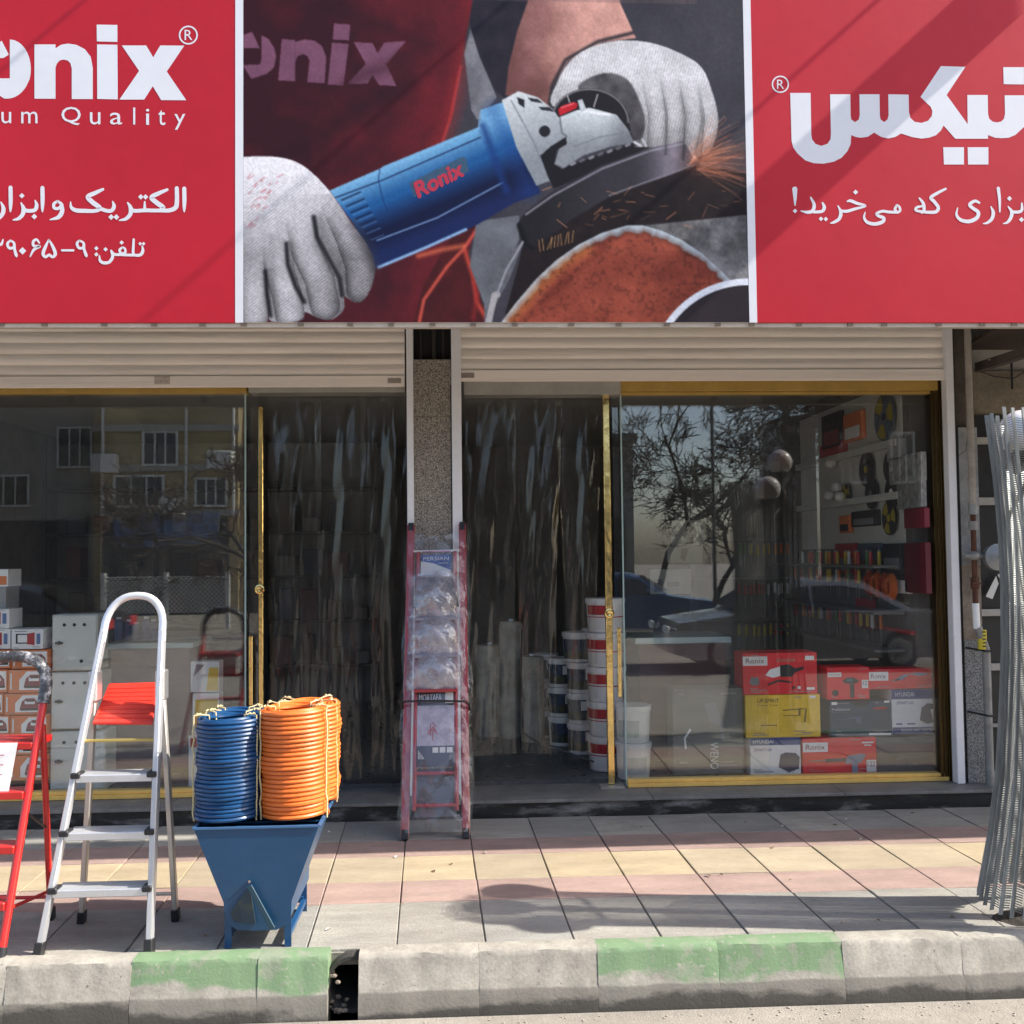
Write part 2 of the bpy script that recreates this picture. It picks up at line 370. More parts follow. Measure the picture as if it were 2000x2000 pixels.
# ------------------------------------------------------------------ shop building shell
YF = .20                              # plane of shutters and rails
terr = M('terrazzo', (.20, .175, .145), .55, var=.1, vs_=3)
nt = terr.node_tree; p = nt.nodes['Principled BSDF']; L = nt.links
geo = nd(nt, 'ShaderNodeNewGeometry'); vo = nd(nt, 'ShaderNodeTexVoronoi'); vo.inputs['Scale'].default_value = 230; L.new(geo.outputs['Position'], vo.inputs['Vector'])
cr = nd(nt, 'ShaderNodeValToRGB'); cr.color_ramp.interpolation = 'CONSTANT'
for i, (pos, c) in enumerate([(0, (.09, .08, .065)), (.25, (.34, .295, .24)), (.5, (.22, .19, .155)), (.68, (.42, .37, .30)), (.85, (.13, .115, .10))]):
    e = cr.color_ramp.elements[i] if i < 2 else cr.color_ramp.elements.new(pos); e.position = pos; e.color = (*c, 1)
sp = nd(nt, 'ShaderNodeSeparateColor'); L.new(vo.outputs['Color'], sp.inputs[0]); L.new(sp.outputs[0], cr.inputs[0])
L.new(cr.outputs[0], p.inputs['Base Color'])
terr_g = terr.copy(); terr_g.name = 'terrazzo_grey'; MATS['terrazzo_grey'] = terr_g
for e in [n for n in terr_g.node_tree.nodes if n.type == 'VALTORGB'][0].color_ramp.elements:
    c = e.color; l = (c[0]+c[1]+c[2])/3; e.color = (l*1.15, l*1.15, l*1.12, 1)
plaster = M('plaster', (.42, .40, .36), .9, var=.15, vs_=2, bump=.3)
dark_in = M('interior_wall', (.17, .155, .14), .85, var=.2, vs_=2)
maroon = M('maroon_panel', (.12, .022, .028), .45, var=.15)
bld = thing('shop_building', (0, .3, 0), 'low shop building with speckled terrazzo pillars and black stone plinth', 'building')
blackstone = M('black_plinth', (.022, .022, .022), .35, var=.3, vs_=6, bump=.25, bs=40, dirt=.85, dcol=(.30, .30, .28), ds=4, stretch=(.6, 1, 2.2), thr=.50)
g = G(); g.box(-6, 3.36, .015, .5, -.05, .082); ob('plinth', g, blackstone, bld)
g = G()
for xa, xb in ((-6, -3.2), (-3.197, -1.8), (-1.797, -.35), (-.347, 1.15), (1.153, 2.35), (2.353, 3.33)): g.box(xa, xb, -.004, .42, .083, .104)
ob('sill_slab', g, M('sill_stone', (.17, .165, .155), .5, var=.2, bump=.2, dirt=.35, dcol=(.3, .28, .25)), bld, bevel=.003)
pcl, pcr = aY(808, 900, YF-.02).x, aY(882, 900, YF-.02).x
ztop = aY(840, 702, YF-.02).z
g = G(); 
for a, b in ((.105, 1.0), (1.002, aY(840, 815, YF).z), (aY(840, 815, YF).z+.002, ztop)): g.box(pcl, pcr, YF-.02, .55, a, b)
ob('pillar', g, terr, bld, bevel=.002)
prl, prr = aY(1889, 1500, YF).x, aY(1926, 1500, YF).x
g = G(); g.box(prl, prr, YF-.01, .7, 0, 1.02); ob('pillar', g, terr_g, bld, bevel=.002)
g = G(); g.box(prl, prr, YF-.005, .7, 1.02, 1.50); ob('pillar_patch', g, M('raw_mortar', (.26, .21, .165), .95, var=.3, vs_=9, bump=1, bs=40), bld)
g = G(); g.box(prl, prr, YF-.012, .7, 1.50, 2.40); ob('pillar', g, M('grey_render', (.33, .33, .325), .9, var=.22, vs_=5, bump=.5, dirt=.5, dcol=(.12, .12, .115), ds=4), bld)
g = G(); g.box(prl-.02, prr, YF+.02, .7, 2.40, 3.3); ob('pillar_top', g, M('brown_brick', (.10, .08, .065), .9, var=.3, bump=.8, bs=30), bld)
g = G(); g.box(-6, 3.4, .34, .55, 2.76, 7.5); g.box(pcl-.05, pcr+.05, .40, .55, 2.5, 2.8); ob('upper_wall', g, plaster, bld)
g = G(); g.box(pcl-.0, pcr+.0, YF+.06, .335, ztop-.05, 3.3); ob('recess_shade_box', g, M('recess_shade_black', (.012, .011, .01), .8), bld)  # solid black box standing in for the shade of the gap
g = G()
for k, x in enumerate((.2, .55, .8)): g.tube([(pcl+(pcr-pcl)*x, YF+.04, ztop+.001), (pcl+(pcr-pcl)*x, YF+.04, 3.3)], .016 if k == 1 else .007, 8)
ob('conduit', g, M('dark_conduit', (.05, .045, .04), .5, .4), bld, smooth=True)
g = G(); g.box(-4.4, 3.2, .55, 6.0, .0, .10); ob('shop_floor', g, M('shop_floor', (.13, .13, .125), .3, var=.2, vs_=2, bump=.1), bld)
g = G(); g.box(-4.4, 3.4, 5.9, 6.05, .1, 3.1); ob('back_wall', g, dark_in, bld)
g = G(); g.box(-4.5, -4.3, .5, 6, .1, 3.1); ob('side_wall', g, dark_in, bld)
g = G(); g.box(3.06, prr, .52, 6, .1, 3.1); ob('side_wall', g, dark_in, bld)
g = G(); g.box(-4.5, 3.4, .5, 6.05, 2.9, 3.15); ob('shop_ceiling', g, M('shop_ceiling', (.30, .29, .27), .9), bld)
# canopy slab that joins wall and sign frame; the notch lets a strip of sun through
g = G(); zc = 4.66
g.box(-7, 2.55, -1.10, .34, zc, zc+.1); g.box(2.553, 3.75, -.955, .34, zc, zc+.1); g.box(3.753, 14, -1.10, .34, zc, zc+.1)
ob('canopy', g, M('canopy', (.40, .38, .35), .9, var=.2), bld)

# ------------------------------------------------------------------ roller shutters
cream = M('cream_shutter', (.88, .80, .715), .45, var=.07, vs_=2.5, bump=.08, bs=30, dirt=.35, dcol=(.36, .30, .25), ds=2.2, stretch=(.35, 1, 8))
rail_m = M('white_rail', (.80, .795, .80), .4, var=.05, dirt=.2, dcol=(.4, .38, .35), ds=3)
def shutter(xa, xb, zb, label, lockside):
    t = thing('roller_shutter', ((xa+xb)/2, YF, zb), label, 'shutter')
    G1 = G(); pit_ = .0705; n = 7; V = []; w = xb-xa
    for k in range(n+1):
        a = k/n; V.append((-.009*math.sin(math.pi*min(a*1.06, 1))**.7 if a > 0 else 0, a*(pit_-.006)))
    V += [(.006, pit_-.006), (.006, pit_), (.010, pit_), (.010, 0)]
    P = [(x, y, z) for x in (0, w) for y, z in V]; K = len(V)
    G1.add(P, [(j, (j+1) % K, K+(j+1) % K, K+j) for j in range(K)] + [tuple(range(K))[::-1], tuple(range(K, 2*K))])
    first = None
    for i in range(7):
        z = .076+i*pit_
        if first is None:
            first = ob('slat', G1, cream, None, smooth=True); first.parent = t; first.location = (xa-(xa+xb)/2, random.uniform(-.001, .001), z)
        else: link_copy(first, 'slat', t, (xa-(xa+xb)/2, random.uniform(-.0015, .0015), z))
    G2 = G(); G2.box(xa, xb, YF-.02, YF+.012, zb, zb+.072); ob('bottom_bar', G2, cream, t, bevel=.003)
    G3 = G(); x0 = lockside
    G3.box(x0, x0+.085, YF-.026, YF-.0205, zb+.020, zb+.052); ob('lock_plate', G3, M('brushed_plate', (.42, .36, .30), .45, .6, var=.2), t, bevel=.002)
    return t
zL = aY(400, 757, YF).z; zR = aY(1380, 744, YF).z
lxr = aY(791, 700, YF).x; rxl = aY(897, 700, YF).x; rxr = aY(1845, 700, YF).x
sh_l = shutter(-4.3, lxr-.002, zL, 'cream slatted roller shutter rolled up over the window with grey cabinets', lxr-.11)
sh_r = shutter(rxl+.002, rxr-.002, zR, 'cream slatted roller shutter rolled up over the red tool boxes window', rxl+.01)
def rail(px0, px1, parent, pxref=900, zlow=.105):
    xa, xb = aY(px0, pxref, YF-.04).x, aY(px1, pxref, YF-.04).x
    g = G(); g.box(xa, xb, YF-.045, YF+.03, zlow, 3.25); ob('guide_rail', g, rail_m, parent, bevel=.004)
    g = G(); g.box(xb, xb+.012, YF-.03, YF+.03, zlow, 3.25) if parent is sh_r and px0 > 1500 else g.box(xa-.008, xa, YF-.03, YF+.03, zlow, zL)
    ob('rail_gasket', g, M('black_gasket', (.015, .015, .017), .5), parent)
rail(795, 808, sh_l); rail(883, 902, sh_r); rail(1858, 1873, sh_r, 1100)
g = G(); a = aY(301, 750, YF-.03); b = aY(331, 735, YF-.03); g.box(a.x, b.x, YF-.0245, YF-.021, a.z, b.z); ob('sticker', g, M('old_sticker', (.50, .43, .37), .8, var=.25, vs_=60), sh_l)

# ------------------------------------------------------------------ glazing
gold = M('gold_anodised', (.86, .55, .15), .4, .1, var=.12, vs_=4, bump=.04, bs=20)
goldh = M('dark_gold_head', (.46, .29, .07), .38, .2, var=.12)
goldp = M('polished_gold', (.83, .60, .24), .12, 1.0, var=.15, vs_=7, bump=.25, bs=14)
bronze = M('bronze_profile', (.07, .045, .016), .3, .8, var=.1)
glass = clear('window_glass', f0=.062, tint=(.98, .99, .985), haze=.010, hcol=(.6, .58, .54), bs=6, stretch=(1, 1, .6))
gedge = M('glass_edge', (.35, .47, .44), .2, var=.05)
YG = .29
win_r = thing('shop_window', (2, YG, .105), 'large gold framed shop window full of boxed power tools', 'window')
xl, xr = aY(1224, 1500, YG).x, aY(1822, 1100, YG).x
zs0, zs1 = .106, aY(1500, 1518, YG-.04).z
zt0 = aY(1500, 770, YG-.03).z; zt1 = aY(1500, 749, YG-.03).z
g = G(); g.box(xl, xr+.05, YG-.045, YG+.05, zs0, zs1-.022); g.box(xl, xr+.05, YG-.03, YG+.045, zs1-.021, zs1); ob('sill_frame', g, gold, win_r, bevel=.003)
g = G(); g.box(xl-.04, xr+.05, YG-.04, YG+.05, zt0+.02, zt1+.05); g.box(xl-.04, xr+.05, YG-.03, YG+.045, zt0, zt0+.019); ob('head_frame', g, goldh, win_r, bevel=.003)
jw = [(0, .022, -.004, bronze), (.0221, .0255, .002, gold), (.0256, .046, -.006, bronze), (.0461, .0495, .0, gold), (.0496, .066, -.014, bronze), (.0661, .070, -.010, gold), (.0701, .0755, -.016, bronze), (.076, .10, -.02, M('black_gasket', (.015, .015, .017), .5))]
for k, (a, b, dy, mm) in enumerate(jw):
    g = G(); g.box(xr+a, xr+b, YG-.03+dy, YG+.06, zs0, zt1+.04-.002*k); ob('jamb_strip', g, mm, win_r, bevel=.0015)
g = G(); g.box(xl+.002, xr+.006, YG-.004, YG+.004, zs1-.004, zt0+.004); ob('pane', g, glass, win_r)
g = G(); g.box(xl-.008, xl+.0015, YG-.005, YG+.005, .108, zt1); ob('pane_edge', g, gedge, win_r)

def door(px_stile0, px_stile1, vref, name, label, pane_x, rose_uv, handle_uv, top_uv, bot_uv):
    Yd = YG+.045; x0, x1 = aY(px_stile0, vref, Yd).x, aY(px_stile1, vref, Yd).x
    t = thing(name, (x0, Yd, .105), label, 'door')
    g = G(); g.box(x0, x1, Yd-.022, Yd+.022, aY(px_stile0, bot_uv, Yd).z, aY(px_stile0, top_uv, Yd).z); ob('stile', g, goldp, t, bevel=.004)
    c = aY(rose_uv[0], rose_uv[1], Yd-.03); g = G(); g.lathe([(.001, -.012), (.017, -.014), (.021, -.006), (.03, -.004), (.034, .004), (.034, .012)], (c.x, c.y, c.z), 24, 'y'); ob('lock_rose', g, goldp, t, smooth=True)
    a = aY(handle_uv[0], handle_uv[1], Yd-.05); b = aY(handle_uv[0], handle_uv[2], Yd-.05); b.x = a.x
    g = G(); g.box(a.x-.012, a.x+.012, Yd-.06, Yd-.03, b.z, a.z); g.box(a.x-.010, a.x+.010, Yd-.03, Yd+.0, b.z+.03, b.z+.06); g.box(a.x-.010, a.x+.010, Yd-.03, Yd, a.z-.06, a.z-.03); ob('pull_handle', g, goldp, t, bevel=.004)
    g = G(); g.box(pane_x[0], pane_x[1], Yd-.004, Yd+.004, .115, zt0+.03); ob('pane', g, glass, t)
    g = G(); g.box(x0-.03, x1+.10, Yd-.03, Yd+.03, zt0+.035, zt0+.07); ob('hanger', g, bronze, t)
    return t
dstx = aY(1199, 1100, YG+.045).x
door(1181, 1194, 1100, 'sliding_door', 'open glass door with polished gold stile beside the paint buckets', (dstx+.002, dstx+1.0), (1190, 1198), (1209, 1226, 1362), 770, 1531)
xll = aY(478, 1100, YG).x
win_l = thing('shop_window', (-2.6, YG, .105), 'gold framed shop window in front of the grey metal cabinets', 'window')
zs1l = aY(200, 1546, YG-.04).z
g = G(); g.box(-4.3, xll, YG-.045, YG+.05, .106, zs1l-.022); g.box(-4.3, xll, YG-.03, YG+.045, zs1l-.021, zs1l); ob('sill_frame', g, gold, win_l, bevel=.003)
zt0l = aY(200, 769, YG-.03).z
g = G(); g.box(-4.3, xll+.02, YG-.04, YG+.05, zt0l, zt0l+.09); ob('head_frame', g, goldh, win_l, bevel=.003)
g = G(); g.box(-4.3, xll-.001, YG-.004, YG+.004, zs1l-.004, zt0l+.004); ob('pane', g, glass, win_l)
g = G(); g.box(xll, xll+.009, YG-.005, YG+.005, .108, zt0l+.05); ob('pane_edge', g, gedge, win_l)
dlx = aY(505, 1100, YG+.045).x
door(506, 515, 1100, 'sliding_door', 'open glass door with polished gold stile beside the hose coils', (dlx-1.0, dlx-.002), (507, 1151), (490, 1242, 1378), 795, 1500)
# metal track boxes above the door openings
alu = M('aluminium_track', (.44, .42, .37), .4, .5, var=.12)
g = G(); xa, xb = aY(906, 760, YG-.05).x, aY(1212, 760, YG-.05).x; g.box(xa, xb, YG-.06, YG+.1, aY(1000, 771, YG-.05).z, zR+.1); ob('door_track', g, alu, bld, bevel=.003)
g = G(); xa, xb = aY(486, 760, YG-.05).x, aY(792, 760, YG-.05).x; g.box(xa, xb, YG-.06, YG+.1, aY(600, 767, YG-.05).z, zL+.1); ob('door_track', g, alu, bld, bevel=.003)
g = G(); g.box(aY(1180, 1545, .1).x, aY(1228, 1545, .1).x, .24, .36, .1045, .112); ob('threshold_strip', g, alu, bld)

# ------------------------------------------------------------------ hanging film curtains in the door openings
film = clear('pvc_film', f0=.05, rough=.1, tint=(.96, .96, .945), haze=.032, hcol=(.5, .47, .41), bump=.16, bs=5, stretch=(5, 2, .8))
def curtain(name, x0, x1, z0, z1, label, n, gather):
    t = thing(name, ((x0+x1)/2, YG+.12, z1), label, 'curtain')
    for k in range(n):
        xa = x0+(x1-x0)*k/n; xb = x0+(x1-x0)*(k+1.12)/n; xb = min(xb, x1)
        nu, nv = 46, 60; V = []; ph = random.uniform(0, 6)
        for j in range(nv+1):
            b = j/nv; z = z1-(z1-z0)*b
            for i in range(nu+1):
                a = i/nu; w = (xb-xa)
                squeeze = 1-gather*math.sin(min(b*1.25, 1)*math.pi*.5)*(.6+.4*math.sin(ph+k))
                x = xa+w*.5+(a-.5)*w*squeeze
                amp = .010+.016*b
                y = YG+.12+k*.022 + amp*1.2*(math.sin(a*(3.6+k*1.3)+ph+.35*math.sin(z*.9+ph))+.22*math.sin(a*17+ph*2+.4*math.sin(z*1.7))) + .003*math.sin(z*5+a*9+ph)+.002*math.sin(z*13-a*23)
                V.append((x+.006*math.sin(z*2.1+a*3), y, z))
        g = G(); g.add(V, [(j*(nu+1)+i, j*(nu+1)+i+1, (j+1)*(nu+1)+i+1, (j+1)*(nu+1)+i) for j in range(nv) for i in range(nu)])
        ob('strip', g, film, t, smooth=True, fix=False)
    return t
curtain('film_curtain', aY(906, 1000, YG+.1).x, aY(1180, 1000, YG+.1).x, .30, zt0+.02, 'clear crinkled film curtain hanging in the doorway by the paint buckets', 3, .34)
curtain('film_curtain', aY(524, 1000, YG+.1).x, aY(792, 1000, YG+.1).x, .16, zt0+.02, 'clear crinkled film curtain hanging in the doorway behind the hose coils', 3, .10)
# ================================================================== SIGN
YS = -1.12
def sP(u, v, lift=0): return aY(u, v, YS-lift)
zb_s = sP(1000, 630).z; zt_s = 4.64
sign = thing('shop_sign', (.2, YS, zb_s), 'wide red banner sign with white lettering and a printed grinder picture', 'sign')
vinyl = M('red_vinyl', (.49, .013, .026), .45, var=.05, vs_=1.2, bump=.25, bs=1.7, spec=.3)
white_v = M('white_vinyl', (.74, .745, .78), .4, var=.03, vs_=2)
xw0, xw1 = sP(459.5, 300).x, sP(475, 300).x; xw2, xw3 = sP(1457, 300).x, sP(1472, 300).x
g = G(); g.box(-7, xw0, YS, YS+.03, zb_s, zt_s); ob('red_panel', g, vinyl, sign)
g = G(); g.box(xw3, 14, YS, YS+.03, zb_s, zt_s); ob('red_panel', g, vinyl, sign)
g = G(); g.box(xw0, xw1, YS-.001, YS+.03, zb_s, zt_s); ob('white_band', g, white_v, sign)
g = G(); g.box(xw2, xw3, YS-.001, YS+.03, zb_s, zt_s); ob('white_band', g, white_v, sign)
g = G(); g.box(xw1, xw2, YS+.002, YS+.03, zb_s, zt_s); ob('print_backing', g, white_v, sign)
g = G(); g.box(-7, 14, YS+.0302, YS+.0308, zb_s+.001, zt_s-.001); ob('back_bounce_sheet', g, white_v, sign)  # unseen white backing, added to bounce light onto the shutters
# bottom trim and back frame
trim = M('beige_trim', (.55, .48, .40), .5, var=.1)
g = G(); g.box(-7, 14, YS+.012, YS+.05, zb_s-.022, zb_s-.001); ob('bottom_trim', g, trim, sign)
x = -2.6; g = G(); g.box(0, .03, YS+.004, YS+.0115, zb_s-.016, zb_s-.002); clip0 = ob('clip', g, M('clip_brown', (.20, .15, .11), .6), sign); clip0.location.x = x
while x < 3.2: x += random.uniform(.17, .3); link_copy(clip0, 'clip', sign, (x, 0, 0))
steel = M('painted_steel', (.12, .10, .09), .6, .3, var=.2)
g = G()
for z in (zb_s+.1, (zb_s+zt_s)/2, zt_s-.08): g.box(-7, 14, YS+.045, YS+.085, z-.02, z+.02)
for k in range(-6, 14): g.box(k-.02, k+.02, YS+.031, YS+.044, zb_s+.02, zt_s-.02); g.box(k-.015, k+.015, YS+.086, .34, zt_s-.1, zt_s-.06)
ob('back_frame', g, steel, sign)

# ---- lettering as thin raised vinyl ------------------------------------------------
Z1 = lambda x, y: (x*.33135, y*.33127)                 # coordinates read off enlargements, turned into photograph pixels
Z2 = lambda x, y: (460+x*.33129, y*.33126)
Z4 = lambda x, y: (1440+x*.33136, y*.33126)
def poly(g, pts, z, lift=.0007):
    P = [sP(*z(*p), lift) for p in pts]
    g.add(P, [list(range(len(P)))])
def arc(cx, cy, rx, ry, a0, a1, n=14):
    return [(cx+rx*math.cos(math.radians(a0+(a1-a0)*i/n)), cy+ry*math.sin(math.radians(a0+(a1-a0)*i/n))) for i in range(n+1)]
def ring(g, cx, cy, r0, r1, z, n=28, lift=.0007):
    for i in range(n):
        a, b = 2*math.pi*i/n, 2*math.pi*(i+1)/n
        poly(g, [(cx+r1*math.cos(a), cy+r1*math.sin(a)), (cx+r1*math.cos(b), cy+r1*math.sin(b)), (cx+r0*math.cos(b), cy+r0*math.sin(b)), (cx+r0*math.cos(a), cy+r0*math.sin(a))], z, lift)
_lift = [.0007]
def stroke(g, pts, z, sub=6):
    """pen stroke: points (x, y, width) in enlargement coordinates, smoothed, with round-ish ends"""
    P = np.array(pts, float); 
    if len(P) == 2: Q = P
    else:
        E = np.vstack([2*P[0]-P[1], P, 2*P[-1]-P[-2]]); Q = []
        for i in range(1, len(E)-2):
            for t in np.arange(sub)/sub:
                a, b, c, d = E[i-1], E[i], E[i+1], E[i+2]
                Q.append(.5*((2*b)+(-a+c)*t+(2*a-5*b+4*c-d)*t*t+(-a+3*b-3*c+d)*t**3))
        Q.append(E[-2]); Q = np.array(Q)
    l = _lift[0]; _lift[0] += .00002
    if _lift[0] > .0012: _lift[0] = .0007
    T = np.gradient(Q[:, :2], axis=0); T /= np.linalg.norm(T, axis=1)[:, None]+1e-9; N = np.stack([-T[:, 1], T[:, 0]], 1)
    A = Q[:, :2]+N*Q[:, 2:3]/2; B = Q[:, :2]-N*Q[:, 2:3]/2
    P3 = [sP(*z(*p), l) for p in A]+[sP(*z(*p), l) for p in B]; n = len(Q)
    g.add(P3, [(i, i+1, n+i+1, n+i) for i in range(n-1)])
    for e, s in ((0, -1), (n-1, 1)):
        c = Q[e, :2]; w = Q[e, 2]/2; a0 = math.atan2(N[e, 1], N[e, 0])
        fan = [c+np.array([math.cos(a0+s*(-1)*math.pi*k/6), math.sin(a0+s*(-1)*math.pi*k/6)])*w for k in range(7)]
        g.add([sP(*z(*p), l+.00001) for p in fan], [list(range(7))])
def dot(g, x, y, r, z):
    poly(g, [(x, y-r), (x+r, y), (x, y+r), (x-r, y)], z, .00085)

# logo on the left panel
g = G()
poly(g, [(-60, 300), (-20, 262), (10, 240), (52, 322), (20, 342), (-40, 345)], Z1)
poly(g, [(58, 233)]+arc(58, 408, 124, 175, -88, 20, 10)+arc(40, 410, 140, 172, 25, 96, 8)+[(-40, 540), (-70, 462), (58, 462)], Z1)
poly(g, [(203, 262), (327, 262), (327, 300)] + [(327, 582), (203, 582)], Z1)
poly(g, [(327, 285), (360, 264), (400, 257), (450, 264), (500, 290), (535, 335), (547, 400), (547, 584), (423, 584), (423, 405), (415, 372), (398, 356), (375, 351), (352, 356), (335, 375), (327, 400)], Z1)
poly(g, [(570, 145), (692, 147), (692, 247), (571, 244)], Z1); poly(g, [(572, 262), (692, 264), (694, 586), (573, 583)], Z1)
poly(g, [(718, 268), (862, 268), (903, 338), (945, 268), (1086, 269), (983, 422), (1098, 591), (950, 590), (900, 508), (850, 587), (704, 587), (820, 418)], Z1)
ob_split('letter', g, white_v, sign)
g = G(); ring(g, 1110, 207, 47, 56, Z1)
text_on(g, 'R', sP(*Z1(1088, 236), .0008), sP(*Z1(1134, 236), .0008)-sP(*Z1(1088, 236), .0008), sP(*Z1(1088, 176), .0008)-sP(*Z1(1088, 236), .0008))
for ch, x0, x1, y0, y1 in [('u', 8, 66, 660, 727), ('m', 125, 221, 658, 727), ('Q', 362, 476, 630, 738), ('u', 530, 592, 662, 734), ('a', 648, 720, 664, 734), ('l', 785, 797, 634, 734), ('i', 860, 880, 642, 736), ('t', 932, 974, 648, 738), ('y', 1028, 1092, 672, 765)]:
    o_ = sP(*Z1(x0, y1), .0008); text_on(g, ch, o_, sP(*Z1(x1, y1), .0008)-o_, sP(*Z1(x0, y0), .0008)-o_)
ob_split('letter', g, white_v, sign)
g = G()
for s in [[(1086, 1112, 24), (1087, 1180, 24), (1086, 1225, 18), (1086, 1248, 8)],
          [(1042, 1110, 24), (1043, 1180, 25), (1036, 1222, 27), (1000, 1240, 24), (950, 1241, 22), (900, 1241, 22)],
          [(986, 1118, 16), (935, 1140, 24), (893, 1164, 26), (925, 1196, 28), (962, 1224, 26), (940, 1242, 20)],
          [(900, 1241, 22), (858, 1240, 22), (800, 1243, 22), (772, 1238, 22)], [(853, 1190, 10), (853, 1240, 20)],
          [(752, 1194, 8), (770, 1225, 24), (768, 1262, 24), (742, 1290, 20), (704, 1299, 8)],
          [(664, 1188, 8), (672, 1215, 22), (660, 1240, 22), (632, 1243, 22), (590, 1230, 22)],
          [(607, 1116, 16), (560, 1138, 24), (518, 1160, 26), (545, 1192, 28), (588, 1226, 26), (560, 1243, 22), (500, 1243, 24), (448, 1240, 24), (420, 1222, 18), (416, 1190, 6)],
          [(340, 1186, 14), (318, 1202, 18), (320, 1226, 18), (346, 1228, 18), (362, 1205, 18), (340, 1186, 14)], [(364, 1205, 18), (366, 1245, 26), (345, 1280, 24), (296, 1295, 8)],
          [(250, 1108, 24), (251, 1180, 24), (250, 1225, 18), (250, 1248, 8)],
          [(207, 1182, 8), (216, 1210, 22), (205, 1238, 22), (165, 1243, 22), (140, 1236, 22)], [(124, 1196, 8), (138, 1228, 24), (134, 1262, 24), (110, 1288, 20), (78, 1297, 8)],
          [(62, 1106, 24), (63, 1180, 24), (62, 1225, 18), (61, 1248, 8)], [(6, 1192, 8), (20, 1228, 24), (14, 1262, 24), (-12, 1290, 20), (-40, 1297, 8)]]: stroke(g, s, Z1)
for x, y, r in [(830, 1161, 16), (858, 1161, 16), (655, 1280, 17), (686, 1280, 17), (202, 1277, 17), (129, 1154, 16)]: dot(g, x, y, r, Z1)
ob_split('letter', g, white_v, sign)
g = G()
for s in [[(838, 1450, 8), (842, 1478, 18), (828, 1502, 18), (795, 1504, 16), (785, 1490, 16), (788, 1412, 14)], [(795, 1504, 16), (740, 1503, 16), (700, 1500, 16)],
          [(722, 1458, 12), (705, 1474, 15), (716, 1495, 15), (738, 1488, 15), (736, 1466, 13), (722, 1458, 12)],
          [(700, 1502, 16), (672, 1498, 16), (655, 1478, 12)], [(655, 1478, 12), (664, 1512, 18), (645, 1544, 18), (612, 1550, 18), (590, 1536, 16), (586, 1508, 8)],
          [(468, 1418, 12), (454, 1436, 16), (466, 1462, 16), (492, 1458, 16), (492, 1432, 14), (468, 1418, 12)], [(494, 1440, 16), (496, 1470, 16), (508, 1505, 18), (510, 1512, 10)],
          [(366, 1476, 13), (432, 1476, 13)],
          [(288, 1412, 8), (268, 1455, 18), (254, 1495, 20), (268, 1515, 16), (290, 1503, 16), (310, 1515, 16), (326, 1496, 20), (312, 1455, 18), (288, 1412, 8)],
          [(232, 1432, 10), (215, 1412, 14), (196, 1425, 16), (200, 1450, 16), (236, 1452, 14), (200, 1472, 16), (178, 1512, 8)],
          [(62, 1418, 12), (44, 1436, 16), (54, 1462, 16), (80, 1458, 16), (82, 1432, 14), (62, 1418, 12)], [(84, 1440, 16), (86, 1470, 16), (96, 1505, 18), (98, 1512, 10)],
          [(18, 1412, 8), (8, 1440, 16), (-8, 1440, 16)]]: stroke(g, s, Z1)
for x, y, r in [(568, 1464, 13), (568, 1500, 13), (622, 1470, 13), (717, 1430, 13), (826, 1437, 11), (846, 1437, 11), (133, 1479, 22)]: dot(g, x, y, r, Z1)
ob_split('letter', g, white_v, sign)
# right panel: logo, slogan
g = G()
poly(g, [(312,548),(432,548),(436,790),(440,820),(460,848),(496,860),(532,848),(550,820),(552,790),(547,556),(666,556),(668,680),(672,705),(694,720),(716,705),(722,680),(720,556),(838,556),(840,680),(845,705),(866,720),(885,705),(892,680),(890,556),(1010,558),(1012,660),(1020,695),(1045,718),(1085,725),(1125,712),(1146,685),(1150,655),(1140,630),(1080,572),(1200,390),(1344,394),(1234,560),(1358,732),(1356,560),(1476,560),(1478,670),(1485,700),(1505,717),(1530,722),(1555,717),(1572,700),(1578,670),(1576,562),(1760,562),(1760,740),(1700,740),(1672,765),(1640,795),(1600,812),(1560,815),(1520,812),(1478,796),(1478,818),(1285,818),(1216,740),(1200,770),(1170,798),(1130,812),(1085,817),(1030,808),(966,787),(930,808),(890,816),(850,808),(806,782),(770,806),(730,812),(700,808),(672,796),(668,850),(650,890),(615,930),(570,953),(510,965),(450,962),(400,945),(355,905),(330,870),(320,830)], Z4)
poly(g, [(1568, 396), (1690, 396), (1690, 498), (1570, 496)], Z4)
poly(g, [(1214, 868), (1336, 868), (1336, 970), (1218, 970)], Z4); poly(g, [(1358, 868), (1480, 868), (1480, 970), (1360, 970)], Z4)
ob_split('letter', g, white_v, sign)
g = G(); ring(g, 254, 497, 43, 51, Z4)
o_ = sP(*Z4(234, 524), .0008); text_on(g, 'R', o_, sP(*Z4(276, 524), .0008)-o_, sP(*Z4(234, 470), .0008)-o_)
Z5 = lambda x, y: (1520+x*.24845, 340+y*.24845)
